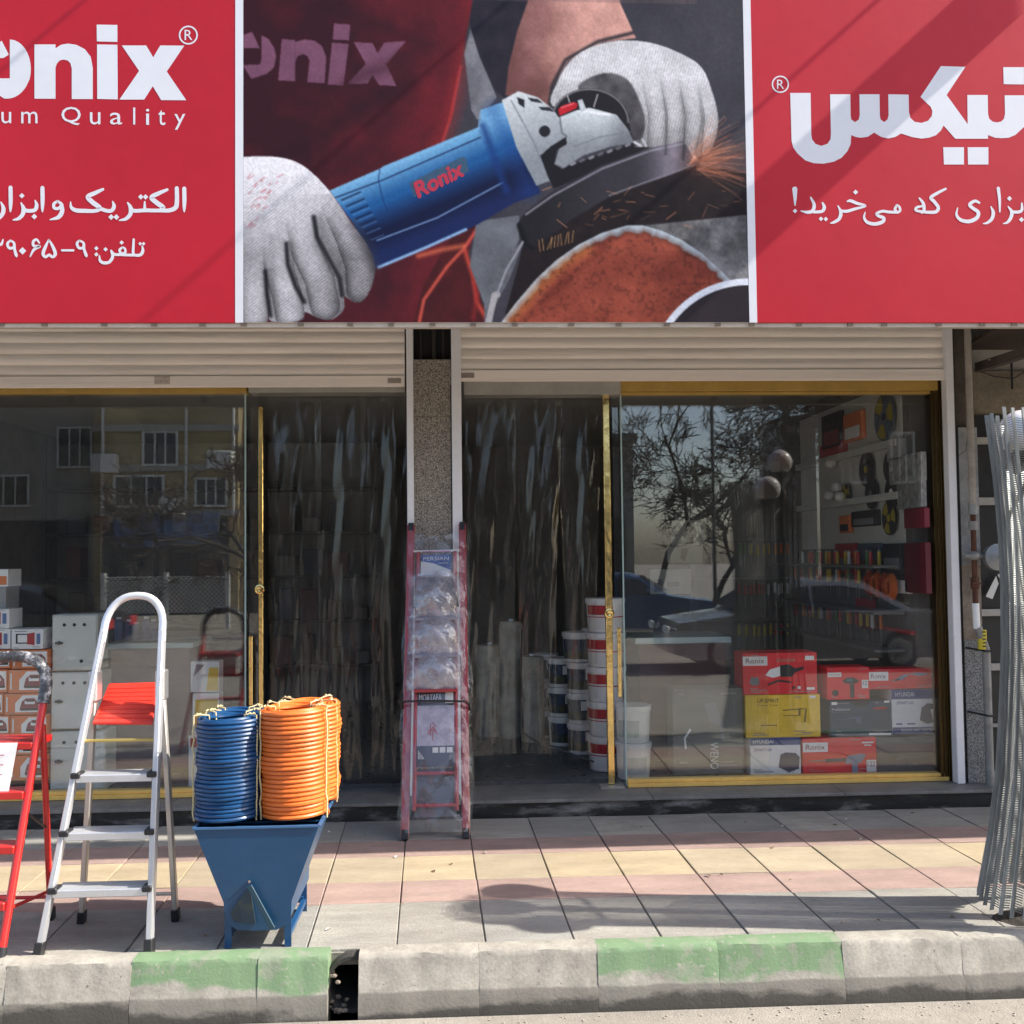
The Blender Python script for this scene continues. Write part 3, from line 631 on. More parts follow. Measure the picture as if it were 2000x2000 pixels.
for s in [[(130, 118, 40), (132, 180, 28), (132, 245, 10)],
          [(256, 185, 14), (282, 240, 26), (270, 288, 26), (230, 300, 24), (180, 290, 10)], [(348, 226, 14), (362, 260, 26), (345, 292, 24), (290, 298, 22), (262, 294, 20)],
          [(470, 250, 10), (492, 300, 26), (480, 350, 26), (440, 378, 22), (410, 386, 8)], [(545, 214, 14), (570, 210, 24), (620, 230, 24), (686, 250, 16), (600, 275, 22), (540, 292, 24), (495, 290, 22)],
          [(935, 245, 18), (918, 275, 22), (935, 300, 22), (958, 285, 20), (950, 255, 18), (930, 245, 16)], [(935, 300, 22), (870, 298, 22), (820, 292, 22), (775, 310, 22), (790, 330, 24), (828, 345, 26), (820, 375, 28), (760, 392, 28), (700, 378, 24), (675, 340, 18), (684, 300, 8)],
          [(1110, 190, 14), (1140, 230, 24), (1146, 280, 24), (1130, 302, 20)], [(1138, 250, 16), (1090, 262, 20), (1082, 284, 20), (1120, 294, 20), (1180, 300, 24), (1240, 296, 26), (1258, 262, 26), (1225, 215, 26), (1200, 185, 26), (1250, 150, 24), (1316, 116, 18)],
          [(1580, 225, 18), (1545, 212, 24), (1505, 240, 26), (1530, 268, 26), (1572, 300, 28), (1560, 345, 30), (1500, 372, 30), (1435, 360, 26), (1402, 320, 20), (1410, 265, 8)],
          [(1672, 256, 10), (1690, 300, 26), (1680, 350, 26), (1645, 382, 20), (1612, 390, 8)], [(1730, 112, 26), (1740, 200, 22), (1742, 296, 12)],
          [(1808, 256, 10), (1836, 298, 26), (1826, 348, 26), (1800, 380, 20), (1770, 390, 8)], [(1836, 298, 24), (1890, 298, 24), (1915, 280, 24), (1915, 230, 14)]]: stroke(g, s, Z5)
for x, y, r in [(132, 290, 18), (336, 352, 18), (374, 354, 18), (608, 142, 20), (1818, 192, 20), (1912, 358, 20)]: dot(g, x, y, r, Z5)
ob_split('letter', g, white_v, sign)

# ---- printed picture: painted on a canvas in code and carried by the vertices of a flat sheet -----
PW, PH, PX0 = 990, 632, 474
yy, xx = np.mgrid[0:PH, 0:PW].astype(np.float32); xx += PX0
def fbm(scale, seed, octv=4, sx=1., sy=1.):
    r = np.random.default_rng(seed); out = np.zeros((PH, PW), np.float32); amp = 1; tot = 0
    for o in range(octv):
        f = 2**o/scale; gx, gy = int(PW*f*sx)+3, int(PH*f*sy)+3; n = r.random((gy, gx)).astype(np.float32)
        X = (xx-PX0)*f*sx; Y = yy*f*sy; xi = X.astype(int); yi = Y.astype(int); fx = X-xi; fy = Y-yi; fx = fx*fx*(3-2*fx); fy = fy*fy*(3-2*fy)
        out += amp*((n[yi, xi]*(1-fx)+n[yi, xi+1]*fx)*(1-fy)+(n[yi+1, xi]*(1-fx)+n[yi+1, xi+1]*fx)*fy); tot += amp; amp *= .5
    return out/tot
img = np.zeros((PH, PW, 3), np.float32)
def inside(pts):
    m = np.zeros((PH, PW), bool); n = len(pts)
    for i in range(n):
        x1, y1 = pts[i]; x2, y2 = pts[(i+1) % n]
        if y1 == y2: continue
        c = ((yy < y1) != (yy < y2)) & (xx < (x2-x1)*(yy-y1)/(y2-y1)+x1); m ^= c
    return m
def soft(m, k=1):
    f = m.astype(np.float32)
    for _ in range(k): f = (f+np.roll(f, 1, 0)+np.roll(f, -1, 0)+np.roll(f, 1, 1)+np.roll(f, -1, 1))/5
    return f
def smoothpts(pts, sub=5):
    P = np.array(pts, float); n = len(P); Q = []
    for i in range(n):
        a, b, c, d = P[i-1], P[i], P[(i+1) % n], P[(i+2) % n]
        for t in np.arange(sub)/sub: Q.append(.5*((2*b)+(-a+c)*t+(2*a-5*b+4*c-d)*t*t+(-a+3*b-3*c+d)*t**3))
    return [tuple(q) for q in Q]
def paint(pts, col, z=None, sm=False, k=1, op=1.):
    P = [z(*p) for p in pts] if z else pts
    if sm: P = smoothpts(P)
    m = soft(inside(P), k)[..., None]*op
    c = np.array(col, np.float32) if not isinstance(col, np.ndarray) else col
    img[:] = img*(1-m)+c*m
    return m
def lin(pts, w, col, z=None, op=1., k=1):
    P = np.array([z(*p) for p in pts] if z else pts, float); d = np.full((PH, PW), 1e9, np.float32)
    for (x1, y1), (x2, y2) in zip(P[:-1], P[1:]):
        L2 = (x2-x1)**2+(y2-y1)**2+1e-6; t = np.clip(((xx-x1)*(x2-x1)+(yy-y1)*(y2-y1))/L2, 0, 1)
        d = np.minimum(d, np.hypot(xx-x1-t*(x2-x1), yy-y1-t*(y2-y1)))
    m = np.clip((w/2+k-d)/(2*k), 0, 1)[..., None]*op; img[:] = img*(1-m)+np.array(col, np.float32)*m
def C3(a, b, t): t = np.clip(t, 0, 1)[..., None]; return (np.array(a, np.float32)*(1-t)+np.array(b, np.float32)*t)
Z3 = lambda x, y: (940+x*.33129, y*.33126)
n1 = fbm(90, 1); n2 = fbm(28, 2); n3 = fbm(7, 3); nf = fbm(3, 4, 2)
img[:] = C3((52, 50, 58), (78, 76, 84), n1*.8+n3*.3-.1)
# shirt
shirt = C3((58, 22, 30), (124, 34, 42), np.clip((xx-600)/320, 0, 1)*.8+(n1-.5)*.9+(n2-.5)*.3)
paint([(474, 0), (925, 0), (902, 100), (880, 230), (858, 285), (760, 340), (930, 430), (905, 510), (950, 632), (474, 632)], shirt)
lin([(905, 95), (890, 190), (868, 262), (845, 285)], 26, (150, 44, 46), op=.55, k=14); lin([(898, 130), (878, 225), (862, 275)], 4, (205, 72, 66), op=.7, k=3)
lin([(520, 330), (620, 270), (720, 200), (800, 160)], 22, (40, 18, 26), op=.5, k=16); lin([(640, 20), (760, 60), (830, 90)], 18, (44, 20, 28), op=.5, k=14)
paint([(880, 455), (925, 438), (905, 480), (925, 560), (950, 632), (800, 632), (820, 560)], C3((96, 30, 30), (60, 22, 26), n2+.1), k=4)
lin([(812, 632), (822, 585), (868, 520), (900, 486), (925, 450)], 5, (216, 96, 78), k=3); lin([(903, 490), (918, 540), (925, 590), (950, 632)], 7, (206, 80, 60), op=.9, k=4); lin([(812, 500), (860, 487), (900, 480)], 7, (225, 120, 80), op=.8, k=5)
lin([(918, 620), (926, 575), (920, 530)], 8, (150, 40, 40), op=.7, k=5)
# apron, sleeve, arm
paint([(905, 105), (918, 55), (935, 110), (968, 190), (930, 235), (918, 215)], C3((88, 88, 94), (140, 140, 146), n2+.1), k=2)
paint([(926, 432), (1010, 420), (1008, 470), (962, 560), (955, 632), (946, 610), (912, 520)], C3((84, 86, 92), (126, 130, 138), n1*.5+n2*.6), k=2)
paint([(922, 0), (1036, 0), (1012, 60), (992, 130), (990, 195), (966, 178), (935, 110), (915, 45)], C3((30, 30, 40), (56, 48, 58), n2), k=2)
paint([(1032, 0), (1215, 0), (1246, 70), (1180, 80), (1110, 118), (1078, 170), (1072, 205), (985, 185), (992, 130), (1010, 60)], C3((116, 76, 72), (226, 172, 158), np.clip((xx-985)/150, 0, 1)*.9+(n2-.5)*.5-np.clip((yy-90)/240, 0, .4)), sm=False, k=2)
lin([(1060, 0), (1045, 60), (1020, 150)], 30, (150, 100, 104), op=.4, k=14); lin([(1240, 60), (1170, 78), (1105, 115), (1078, 165), (1072, 200)], 6, (44, 42, 48), k=3)
# right glove
gl = [(1078, 205), (1088, 160), (1112, 120), (1150, 92), (1210, 76), (1280, 80), (1345, 104), (1378, 128), (1396, 170), (1408, 222), (1402, 268), (1382, 300), (1350, 312), (1300, 300), (1240, 285), (1160, 230)]
knit = np.sin((xx*.93+yy*.25)*1.25+3*n2)*.5+.5
shade = np.clip(.86-np.clip((yy-150)/260, 0, .5)+(n2-.5)*.25, 0, 1)
paint(gl, C3((96, 94, 96), (236, 234, 236), shade+(knit-.5)*.22+(nf-.5)*.1), sm=True)
paint([(1130, 165), (1180, 140), (1225, 150), (1250, 190), (1262, 240), (1240, 285), (1190, 250), (1150, 200)], C3((46, 42, 46), (128, 126, 128), (n2-.2)+(knit-.5)*.15), sm=True, k=5, op=.85)
# guard disc behind the head
m_ = ((xx-1152)/78)**2+((yy-236)/66)**2 < 1; paint([(1074, 236)]+[(1152+78*math.cos(a), 236+66*math.sin(a)) for a in np.linspace(math.pi, 2*math.pi, 24)]+[(1235, 262)], (34, 31, 36)); lin([(1152+76*math.cos(a), 236+64*math.sin(a)) for a in np.linspace(math.pi*1.05, 2*math.pi, 24)], 3, (150, 148, 150), op=.8)
lin([(1108, 185), (1112, 198)], 2, (200, 200, 200)); lin([(1168, 182), (1160, 206)], 2, (200, 200, 200))
# grinder body
ax = np.array([.917, -.399]); nrm = np.array([.399, .917]); d = (xx-690)*nrm[0]+(yy-440)*nrm[1]        # distance across the body axis
al = (xx-690)*ax[0]+(yy-440)*ax[1]
tt = np.clip((d+78)/150, 0, 1)
body = C3((128, 182, 220), (34, 92, 150), tt*2.9); body = np.where(tt[..., None] > .42, C3((32, 86, 144), (16, 26, 62), (tt-.42)*3.4), body); body = np.where(tt[..., None] > .8, C3((16, 26, 62), (26, 40, 88), (tt-.8)*5), body)
paint([(640, 374), (740, 330), (745, 326), (935, 247), (938, 214), (988, 196), (1052, 376), (1000, 396), (925, 440), (728, 525), (688, 440)], body)
lin([(735, 522), (830, 482), (905, 448)], 5, (150, 190, 230), k=2); lin([(650, 388), (745, 352), (935, 268)], 2.5, (26, 40, 80)); lin([(732, 470), (850, 425), (978, 356)], 2.5, (150, 180, 225), op=.8)
lin([(738, 332), (735, 352), (742, 385), (752, 412)], 2, (20, 50, 100), op=.8); lin([(940, 246), (960, 300), (985, 372)], 14, (26, 58, 120), op=.7, k=6); lin([(937, 216), (932, 250)], 4, (140, 190, 230), op=.7)
for k in range(7): lin([(664+k*9, 392+k*12), (700+k*7, 376+k*13)], 3, (18, 24, 52), op=.8); lin([(667+k*9, 397+k*12), (703+k*7, 381+k*13)], 1.6, (150, 185, 225), op=.5)
lin([(960, 215), (1000, 300), (1030, 372)], 30, (30, 70, 140), op=.35, k=14)
paint([(1010, 1080), (1325, 925), (1345, 925), (1365, 1010), (1040, 1162)], (66, 92, 116), Z2)
# head and collar
grey_t = np.clip((xx*.35+yy-520)/160, 0, 1)
paint([(115, 590), (215, 535), (330, 570), (420, 640), (455, 690), (500, 800), (380, 905), (402, 1060), (315, 1092), (200, 870)], C3((226, 230, 232), (140, 146, 152), grey_t+(n3-.5)*.1), Z3)
lin([(170, 590), (300, 830), (395, 1065)], 3, (120, 126, 134), Z3, op=.7); paint([(205, 570), (250, 585), (250, 635), (215, 610)], (40, 40, 46), Z3); paint([(270, 572), (330, 580), (360, 605), (290, 595)], (50, 50, 56), Z3); paint([(330, 625), (400, 628), (430, 655), (350, 645)], (50, 50, 56), Z3)
paint([(940+(368+34*math.cos(a))*.33129, (770+34*math.sin(a))*.33126) for a in np.linspace(0, 6.1, 20)], (38, 36, 42))
paint([(448, 690), (560, 645), (640, 628), (800, 668), (868, 755), (900, 832), (760, 858), (600, 910), (480, 985), (425, 965), (450, 880), (500, 800)], C3((222, 228, 230), (120, 124, 130), np.clip((yy-210)/75, 0, 1)*.8+(n3-.5)*.12+np.clip((xx-1180)/90, 0, .4)), Z3)
lin([(460, 690), (470, 780), (500, 800)], 3, (110, 116, 122), Z3); lin([(540, 860), (700, 800), (880, 770)], 2.5, (120, 124, 130), Z3, op=.8); lin([(600, 650), (760, 668)], 5, (250, 250, 252), Z3, op=.7)
paint([(450, 642), (470, 620), (545, 595), (568, 604), (560, 632), (458, 678)], (190, 34, 46), Z3); lin([(470, 630), (545, 603)], 3, (240, 120, 125), Z3, op=.8); paint([(568, 585), (595, 578), (620, 640), (585, 655)], (200, 205, 208), Z3)
paint([(340, 915), (400, 860), (495, 802), (500, 845), (440, 880), (420, 965), (460, 990), (900, 832), (905, 860), (1000, 860), (780, 950), (420, 1110), (385, 1040)], (28, 25, 30), Z3)
for k in range(9): p_ = 470+k*55; lin([(p_, 985-k*19), (p_+20, 975-k*19)], 5, (150, 150, 156), Z3, op=.5+.4*(k % 2))
lin([(905, 830), (940, 850)], 5, (200, 200, 205), Z3); lin([(955, 815), (975, 850)], 5, (190, 190, 196), Z3)
disc = [(196, 1320), (245, 1250), (400, 1135), (700, 972), (1000, 862), (1195, 820), (1222, 850), (1275, 962), (1100, 1030), (760, 1150), (520, 1290), (340, 1420), (270, 1478), (232, 1445)]
paint(disc, C3((34, 32, 36), (124, 118, 130), np.clip(1-np.abs(xx-1310)/75, 0, 1)**1.6*.9+np.clip(1-np.abs(d+10)/60, 0, 1)*.10+(n3-.5)*.06+np.clip((xx-1050)/500, 0, .25)), Z3)
lin([(250, 1262), (410, 1150), (705, 990), (1000, 880), (1200, 836)], 4, (150, 146, 156), Z3, op=.8); lin([(750, 1148), (960, 1070), (1262, 965)], 3, (140, 136, 146), Z3, op=.8); lin([(210, 1330), (250, 1440), (290, 1465)], 8, (14, 12, 16), Z3, k=4)
# workpiece
paint([(0, 1560), (120, 1500), (230, 1430), (150, 1640), (60, 1800), (30, 1910), (0, 1910)], C3((86, 88, 94), (120, 124, 130), n2), Z3)
paint([(232, 1440), (270, 1478), (340, 1420), (520, 1290), (760, 1150), (1100, 1030), (1275, 962), (1580, 1010), (1580, 1262), (1040, 1312), (850, 1330), (560, 1445), (330, 1640), (150, 1860), (120, 1850), (180, 1640)], C3((20, 14, 16), (46, 30, 29), n2*.9+n3*.3-.2), Z3, op=.93, k=3)
paint([(880, 1335), (1570, 1258), (1580, 1700), (1440, 1640)], C3((84, 82, 84), (172, 172, 172), n2*1.1+n3*.4-.3+np.clip((yy-500)/150, -.2, .2)), Z3)
pipe = [(90, 1910), (180, 1790), (310, 1640), (430, 1530), (560, 1440), (700, 1370), (850, 1325), (950, 1325), (1060, 1355), (1180, 1410), (1300, 1490), (1400, 1580), (1470, 1650)]
paint(pipe+[(1300, 1910)], (176, 186, 194), Z3)
pin = [(140, 1910), (220, 1800), (350, 1655), (470, 1545), (600, 1455), (740, 1395), (850, 1370), (950, 1368), (1050, 1395), (1160, 1440), (1270, 1515), (1360, 1590), (1430, 1660)]
jag = [(x+random.uniform(-14, 14), y+random.uniform(-10, 16)) for i in range(len(pin)-1) for x, y in [(pin[i][0]*(1-t)+pin[i+1][0]*t, pin[i][1]*(1-t)+pin[i+1][1]*t) for t in (0, .25, .5, .75)]]
paint(jag+[(1430, 1660), (1300, 1910), (140, 1910)], C3((106, 44, 34), (186, 96, 72), n1*.6+n2*.5+n3*.25-.15), Z3)
lin(jag, 9, (84, 44, 34), Z3, op=.6, k=6); lin([(150, 1900), (300, 1720), (470, 1560), (620, 1470)], 16, (196, 120, 60), Z3, op=.55, k=9)
m_ = soft((n3 > .62) & inside([Z3(*p) for p in pin+[(1300, 1910)]]), 1)[..., None]; img[:] = img*(1-m_*.35)+np.array((60, 26, 20))*m_*.35
lin([(20, 1905), (60, 1740), (75, 1735)], 12, (168, 164, 166), Z3); lin([(75, 1730), (130, 1590), (230, 1425)], 4, (150, 150, 158), Z3)
cc = (940+1575*.33129, 2250*.33126); rr_ = np.hypot(xx-cc[0], yy-cc[1]); R_ = (2250-1638)*.33126
m_ = np.clip(R_-rr_+.5, 0, 1)[..., None]; img[:] = img*(1-m_)+np.array((226, 230, 240))*m_; m_ = np.clip(R_-13-rr_+.5, 0, 1)[..., None]; img[:] = img*(1-m_)+C3((40, 34, 40), (56, 46, 50), n1)*m_
# sparks
r_ = np.random.default_rng(5)
for k in range(150):
    a = math.radians(r_.normal(-24, 22)); l0 = r_.uniform(0, 30); l1 = l0+r_.uniform(25, 120); x0, y0 = 1352+r_.normal(0, 8), 318+r_.normal(0, 10)
    pts = [(x0+math.cos(a)*t, y0+math.sin(a)*t+.0009*t*t) for t in np.linspace(l0, l1, 5)]
    if pts[0][0] > 1462: continue
    c = r_.uniform(0, 1); lin(pts, r_.uniform(.7, 1.8), (150+90*c, 84+90*c, 60+80*c), op=r_.uniform(.2, .6), k=.9)
img[:] = img + (np.exp(-(((xx-1400)/60)**2+((yy-312)/34)**2))*.35)[..., None]*(np.array((168, 96, 70))-img)
for k in range(34):
    x0, y0 = r_.uniform(1050, 1440), r_.uniform(365, 440); a = r_.uniform(-1.2, .9); l = r_.uniform(6, 26); lin([(x0, y0), (x0+math.cos(a)*l, y0+math.sin(a)*l)], 1.3, (216, 150, 110), op=r_.uniform(.3, .9), k=.8)
for k in range(10): x0 = 1050+k*7; lin([(x0, 490-k*2), (x0+r_.uniform(-8, 12), 468-k*2)], 1.4, (220, 170, 110), op=.8)
# left glove
lg = [(0, 940), (45, 936), (170, 930), (300, 945), (400, 990), (500, 1080), (580, 1180), (680, 1330), (760, 1440), (806, 1560), (790, 1680), (740, 1768), (690, 1782), (628, 1750), (626, 1820), (560, 1880), (480, 1876), (404, 1840), (385, 1880), (300, 1905), (200, 1890), (185, 1830), (170, 1905), (0, 1905)]
u2 = (xx-460)/.33129; v2 = yy/.33126
knit2 = np.sin((u2*.62+v2*.78)*.42+2.2*n2)*.5+.5
sh = np.clip(1.02-np.clip((v2-1000)/900, 0, .55)-np.clip((u2-380)/900, 0, .25)*(v2 > 1150)+(n2-.5)*.22, 0, 1)
paint(lg, C3((90, 87, 90), (240, 238, 242), sh+(knit2-.5)*.30*(v2 > 1050)+(nf-.5)*.12), Z2, sm=True)
for a, w in (([(452, 1285), (470, 1400), (540, 1530), (600, 1640), (615, 1740)], 9), ([(292, 1440), (300, 1560), (345, 1690), (395, 1780)], 8), ([(170, 1600), (180, 1720), (200, 1860)], 8)): lin(a, w, (34, 32, 36), Z2, k=3); lin([(x+34, y) for x, y in a], 10, (90, 88, 90), Z2, op=.45, k=8); lin([(x-40, y) for x, y in a], 14, (200, 198, 200), Z2, op=.28, k=8)
lin([(680, 1330), (760, 1450), (800, 1570)], 24, (70, 66, 72), Z2, op=.4, k=9)
gm = soft(inside(smoothpts([Z2(*q_) for q_ in lg])), 1)
def finger(pts, w, z, gmask, lo=.52, hi=1.16):
    P = np.array([z(*q_) for q_ in pts], float); d_ = np.full((PH, PW), 1e9, np.float32)
    for (x1, y1), (x2, y2) in zip(P[:-1], P[1:]):
        t_ = np.clip(((xx-x1)*(x2-x1)+(yy-y1)*(y2-y1))/((x2-x1)**2+(y2-y1)**2), 0, 1); d_ = np.minimum(d_, np.hypot(xx-x1-t_*(x2-x1), yy-y1-t_*(y2-y1)))
    q_ = np.clip(d_/w, 0, 1.25); f_ = np.where(q_ < 1, hi-(hi-lo)*q_**2.4, 1.0); f_ = 1+(f_-1)*np.clip((yy-P[0][1]+10)/70, 0, 1); m_ = (gmask*(q_ < 1))[..., None]
    img[:] = img*(1-m_)+img*f_[..., None]*m_
for P_ in ([(590, 1230), (665, 1400), (722, 1570), (725, 1700)], [(380, 1330), (405, 1480), (485, 1650), (515, 1800)], [(240, 1480), (252, 1600), (295, 1740), (312, 1850)], [(85, 1550), (95, 1700), (105, 1860)]): finger(P_, 29, Z2, gm, .6, 1.14)
gm2 = soft(inside(smoothpts(gl)), 1)
for P_ in ([(1276, 150), (1288, 220), (1284, 292)], [(1312, 145), (1322, 220), (1320, 300)], [(1350, 150), (1362, 225), (1354, 305)], [(1388, 170), (1394, 235), (1380, 292)]): finger(P_, 20, lambda x, y: (x, y), gm2, .74, 1.1)
for k in range(46):
    x0, y0 = r_.uniform(40, 240), r_.uniform(1050, 1360)
    if x0 < 260-(y0-1050)*.55: lin([(x0, y0), (x0+r_.uniform(10, 34), y0-r_.uniform(8, 26))], 2.2, (190, 96, 106), Z2, op=.55)
# lettering on the shirt
mv = (128, 84, 106)
for P in ([(0, 240), (95, 205), (140, 302), (45, 300), (0, 300)], [(150, 225), (190, 245), (225, 300), (235, 350), (222, 410), (180, 450), (90, 480), (40, 400), (140, 395), (150, 360)],
          [(268, 245), (345, 250), (345, 490), (246, 488)], [(345, 262), (400, 246), (460, 252), (505, 285), (528, 350), (518, 500), (416, 496), (430, 370), (415, 340), (390, 332), (360, 345), (345, 380)],
          [(575, 150), (670, 155), (662, 248), (566, 244)], [(562, 262), (660, 268), (628, 512), (536, 508)], [(690, 258), (800, 262), (830, 320), (870, 258), (998, 248), (880, 385), (940, 512), (838, 508), (800, 450), (770, 500), (652, 504), (760, 385)]): paint(P, C3((112, 72, 94), mv, n2+.2), Z2)
lin([(640, 510), (760, 440), (900, 400), (1000, 330)], 26, (58, 26, 36), Z2, op=.45, k=12)
img[:] *= (1+(nf-.5)*.16)[..., None]
img = 255*np.clip(img/255, 0, 1)**1.06*.98
img = np.clip(img, 0, 255)
step = 2
im2 = (img[0::2, 0::2]+img[1::2, 0::2]+img[0::2, 1::2]+img[1::2, 1::2])/4/255
lin_im = np.where(im2 <= .04045, im2/12.92, ((im2+.055)/1.055)**2.4)
hh, ww = lin_im.shape[:2]
zt_p = zt_s-.001
XS = np.linspace(xw1+.001, xw2-.001, ww)
# rows: photograph rows map onto heights on the sign plane
Zrow = np.array([sP(966, (j+.5)*2).z for j in range(hh)])
extra = int((zt_p-Zrow[0])/(Zrow[0]-Zrow[1])); 
Zrow = np.concatenate([[zt_p]*(1 if extra > 0 else 0), Zrow]); lin_im = np.concatenate([lin_im[:1]]*(1 if extra > 0 else 0)+[lin_im]); hh = len(Zrow); Zrow[-1] = zb_s+.001
me = bpy.data.meshes.new('printed_picture')
org = ORIG[sign.name]
VX, VZ = np.meshgrid(XS-org.x, Zrow-org.z); VY = np.full_like(VX, YS-.0005-org.y)
vv = np.stack([VX, VY, VZ], -1).reshape(-1, 3)
idx = np.arange(hh*ww).reshape(hh, ww); q = np.stack([idx[:-1, :-1], idx[1:, :-1], idx[1:, 1:], idx[:-1, 1:]], -1).reshape(-1, 4)
me.vertices.add(len(vv)); me.vertices.foreach_set('co', vv.ravel()); me.loops.add(q.size); me.loops.foreach_set('vertex_index', q.ravel().astype(np.int32)); me.polygons.add(len(q)); me.polygons.foreach_set('loop_start', np.arange(0, q.size, 4, dtype=np.int32)); me.update(calc_edges=True)
ca = me.color_attributes.new('ink', 'FLOAT_COLOR', 'POINT'); ca.data.foreach_set('color', np.concatenate([lin_im.reshape(-1, 3), np.ones((hh*ww, 1))], 1).astype(np.float32).ravel())
pm = M('printed_vinyl', (1, 1, 1), .48, var=.02, spec=.18, bump=.2, bs=1.7); nt = pm.node_tree; at = nd(nt, 'ShaderNodeVertexColor', layer_name='ink'); nt.links.new(at.outputs[0], nt.nodes['Principled BSDF'].inputs['Base Color'])
me.materials.append(pm)
po = bpy.data.objects.new('printed_picture', me); COL.objects.link(po); po.parent = sign; ORIG[po.name] = org
g = G(); o_ = sP(*Z2(1080, 1168), .001); [text_on(g, 'Ronix', o_+Vector((dx_, -.00006*k_, dz_)), sP(*Z2(1345, 1035), .001)-o_, sP(*Z2(1052, 1080), .001)-o_) for k_, (dx_, dz_) in enumerate(((0, 0), (.006, .002), (-.004, 0), (.002, .006), (.002, -.004)))]; ob('lettering', g, M('red_ink', (.45, .02, .05), .4), po)
# ================================================================== THINGS ON THE PAVEMENT
alum = M('bright_aluminium', (.66, .67, .69), .34, .55, var=.05, vs_=5, bump=.05, bs=60, stretch=(1, 1, .2))
blackp = M('black_plastic', (.018, .018, .02), .45, var=.2)
redp = M('red_plastic', (.62, .035, .02), .35, var=.06, vs_=8)
redpaint = M('red_paint', (.55, .022, .018), .28, var=.06, coat=.3)
def lerp(a, b, t): return Vector(a)*(1-t)+Vector(b)*t
def ladder(t, fl, fr, rl, rr, sl, sr, ztop, treads, pivot, mrail, mback, rad, tread_m, flat=False, hoop_m=None, hoop_r=None):
    """A-frame step ladder: feet front-left.. rear-right, shoulders where the hand hoop begins"""
    fl, fr, rl, rr, sl, sr = map(Vector, (fl, fr, rl, rr, sl, sr))
    for a, b in ((fl, sl), (fr, sr)):
        g = G(); 
        if flat: g.bar(a, b, .026, .044, (1, 0, 0)) if False else g.bar(a, b, .024, .046, (0, 1, .25))
        else: g.tube([a, lerp(a, b, .5), b], rad, 12)
        ob('front_rail', g, mrail, t, bevel=.004 if flat else 0, smooth=True)
        g = G(); d = (b-a).normalized(); g.bar(a-d*.012, a+d*.045, .034, .054, (0, 1, .25)) if flat else g.tube([a-d*.008, a+d*.04], rad*1.25, 12); ob('foot', g, blackp, t, bevel=.004)
    # hoop
    up = ((sl-fl).normalized()+(sr-fr).normalized()).normalized(); mid = (sl+sr)/2; half = (sr-sl)/2; h = (ztop-mid.z)/up.z
    pts = []
    for i in range(17):
        a = math.pi-math.pi*i/16; c, s_ = math.cos(a), math.sin(a)
        pts.append(mid + half*(math.copysign(abs(c)**.85, c)) + up*h*abs(s_)**.9)
    pts = [sl-(sl-fl).normalized()*.05]+pts+[sr-(sr-fr).normalized()*.05]
    g = G(); g.tube(pts, hoop_r or rad*.9, 12); ob('hand_hoop', g, hoop_m or mrail, t, smooth=True)
    for a, b, s0, f0 in ((rl, sl, sl, fl), (rr, sr, sr, fr)):
        top = lerp(f0, s0, pivot)+Vector((0, .035, 0)); g = G(); g.bar(a, top, .022, .034, (0, 1, .3)) if flat else g.tube([a, lerp(a, top, .5), top], rad*.85, 10)
        ob('rear_leg', g, mback, t, bevel=.003 if flat else 0, smooth=True)
        d = (top-a).normalized(); g = G(); g.bar(a-d*.01, a+d*.045, .032, .044, (0, 1, .3)); ob('foot', g, blackp, t, bevel=.004)
    g = G(); k = .085/ max(.1, lerp(fl, sl, pivot).z); a = lerp(rl, lerp(fl, sl, pivot), .11); b = lerp(rr, lerp(fr, sr, pivot), .11); g.tube([a, b], .008, 8); ob('rear_brace', g, mback, t, smooth=True)
    for f in treads:
        a = lerp(fl, sl, f); b = lerp(fr, sr, f); inn = (b-a).normalized(); n = Vector((0, 1, 0))
        g = G(); p0 = a+inn*.012; p1 = b-inn*.012; dep = .085
        g.add([p0+Vector((0, -.028, 0)), p1+Vector((0, -.028, 0)), p1+Vector((0, dep, .0)), p0+Vector((0, dep, .0)), p0+Vector((0, -.028, -.032)), p1+Vector((0, -.028, -.032)), p1+Vector((0, dep, -.02)), p0+Vector((0, dep, -.02))],
              [(0, 1, 2, 3), (7, 6, 5, 4), (0, 4, 5, 1), (1, 5, 6, 2), (2, 6, 7, 3), (3, 7, 4, 0)])
        tr = ob('tread', g, tread_m, t, bevel=.003)
        if flat:
            for q, s_ in ((p0, -1), (p1, 1)):
                g = G(); g.box(q.x-.020, q.x+.020, q.y-.036, q.y+.03, q.z-.014, q.z+.010); ob('tread_cap', g, blackp, tr, bevel=.004)
    return t

# ---- aluminium ladder
fl, fr = aZ(78, 1866, 0), aZ(290, 1864, 0); rl, rr = aZ(160, 1803, 0), aZ(343, 1799, 0)
fl.y = fr.y = (fl.y+fr.y)/2; rl.y = rr.y = (rl.y+rr.y)/2
for q in (fl, fr, rl, rr): q.z = .012
sl, sr = aY(203, 1236, -1.76), aY(317, 1226, -1.76)
sl.z = sr.z = (sl.z+sr.z)/2
t = thing('step_ladder', ((fl+rr)/2).to_tuple(), 'silver aluminium step ladder with a red tool tray on the pavement', 'ladder')
t.location.z = 0; ORIG[t.name] = t.location.copy()
ztop = aY(268, 1163, -1.72).z
def fof(v, Y): return (aY(190, v, Y).z-fl.z)/(sl.z-fl.z)
ladder(t, fl, fr, rl, rr, sl, sr, ztop, [fof(1733, -1.97), fof(1622, -1.92), fof(1510, -1.87)], .80, alum, M('dull_aluminium', (.60, .56, .51), .4, .55, var=.08), .0, alum, flat=True, hoop_m=M('white_hoop', (.72, .73, .75), .28, .4), hoop_r=.0165)
q0, q1 = aY(180, 1411, -1.83), aY(298, 1411, -1.83); q2, q3 = aY(309, 1331, -1.62), aY(212, 1334, -1.62)
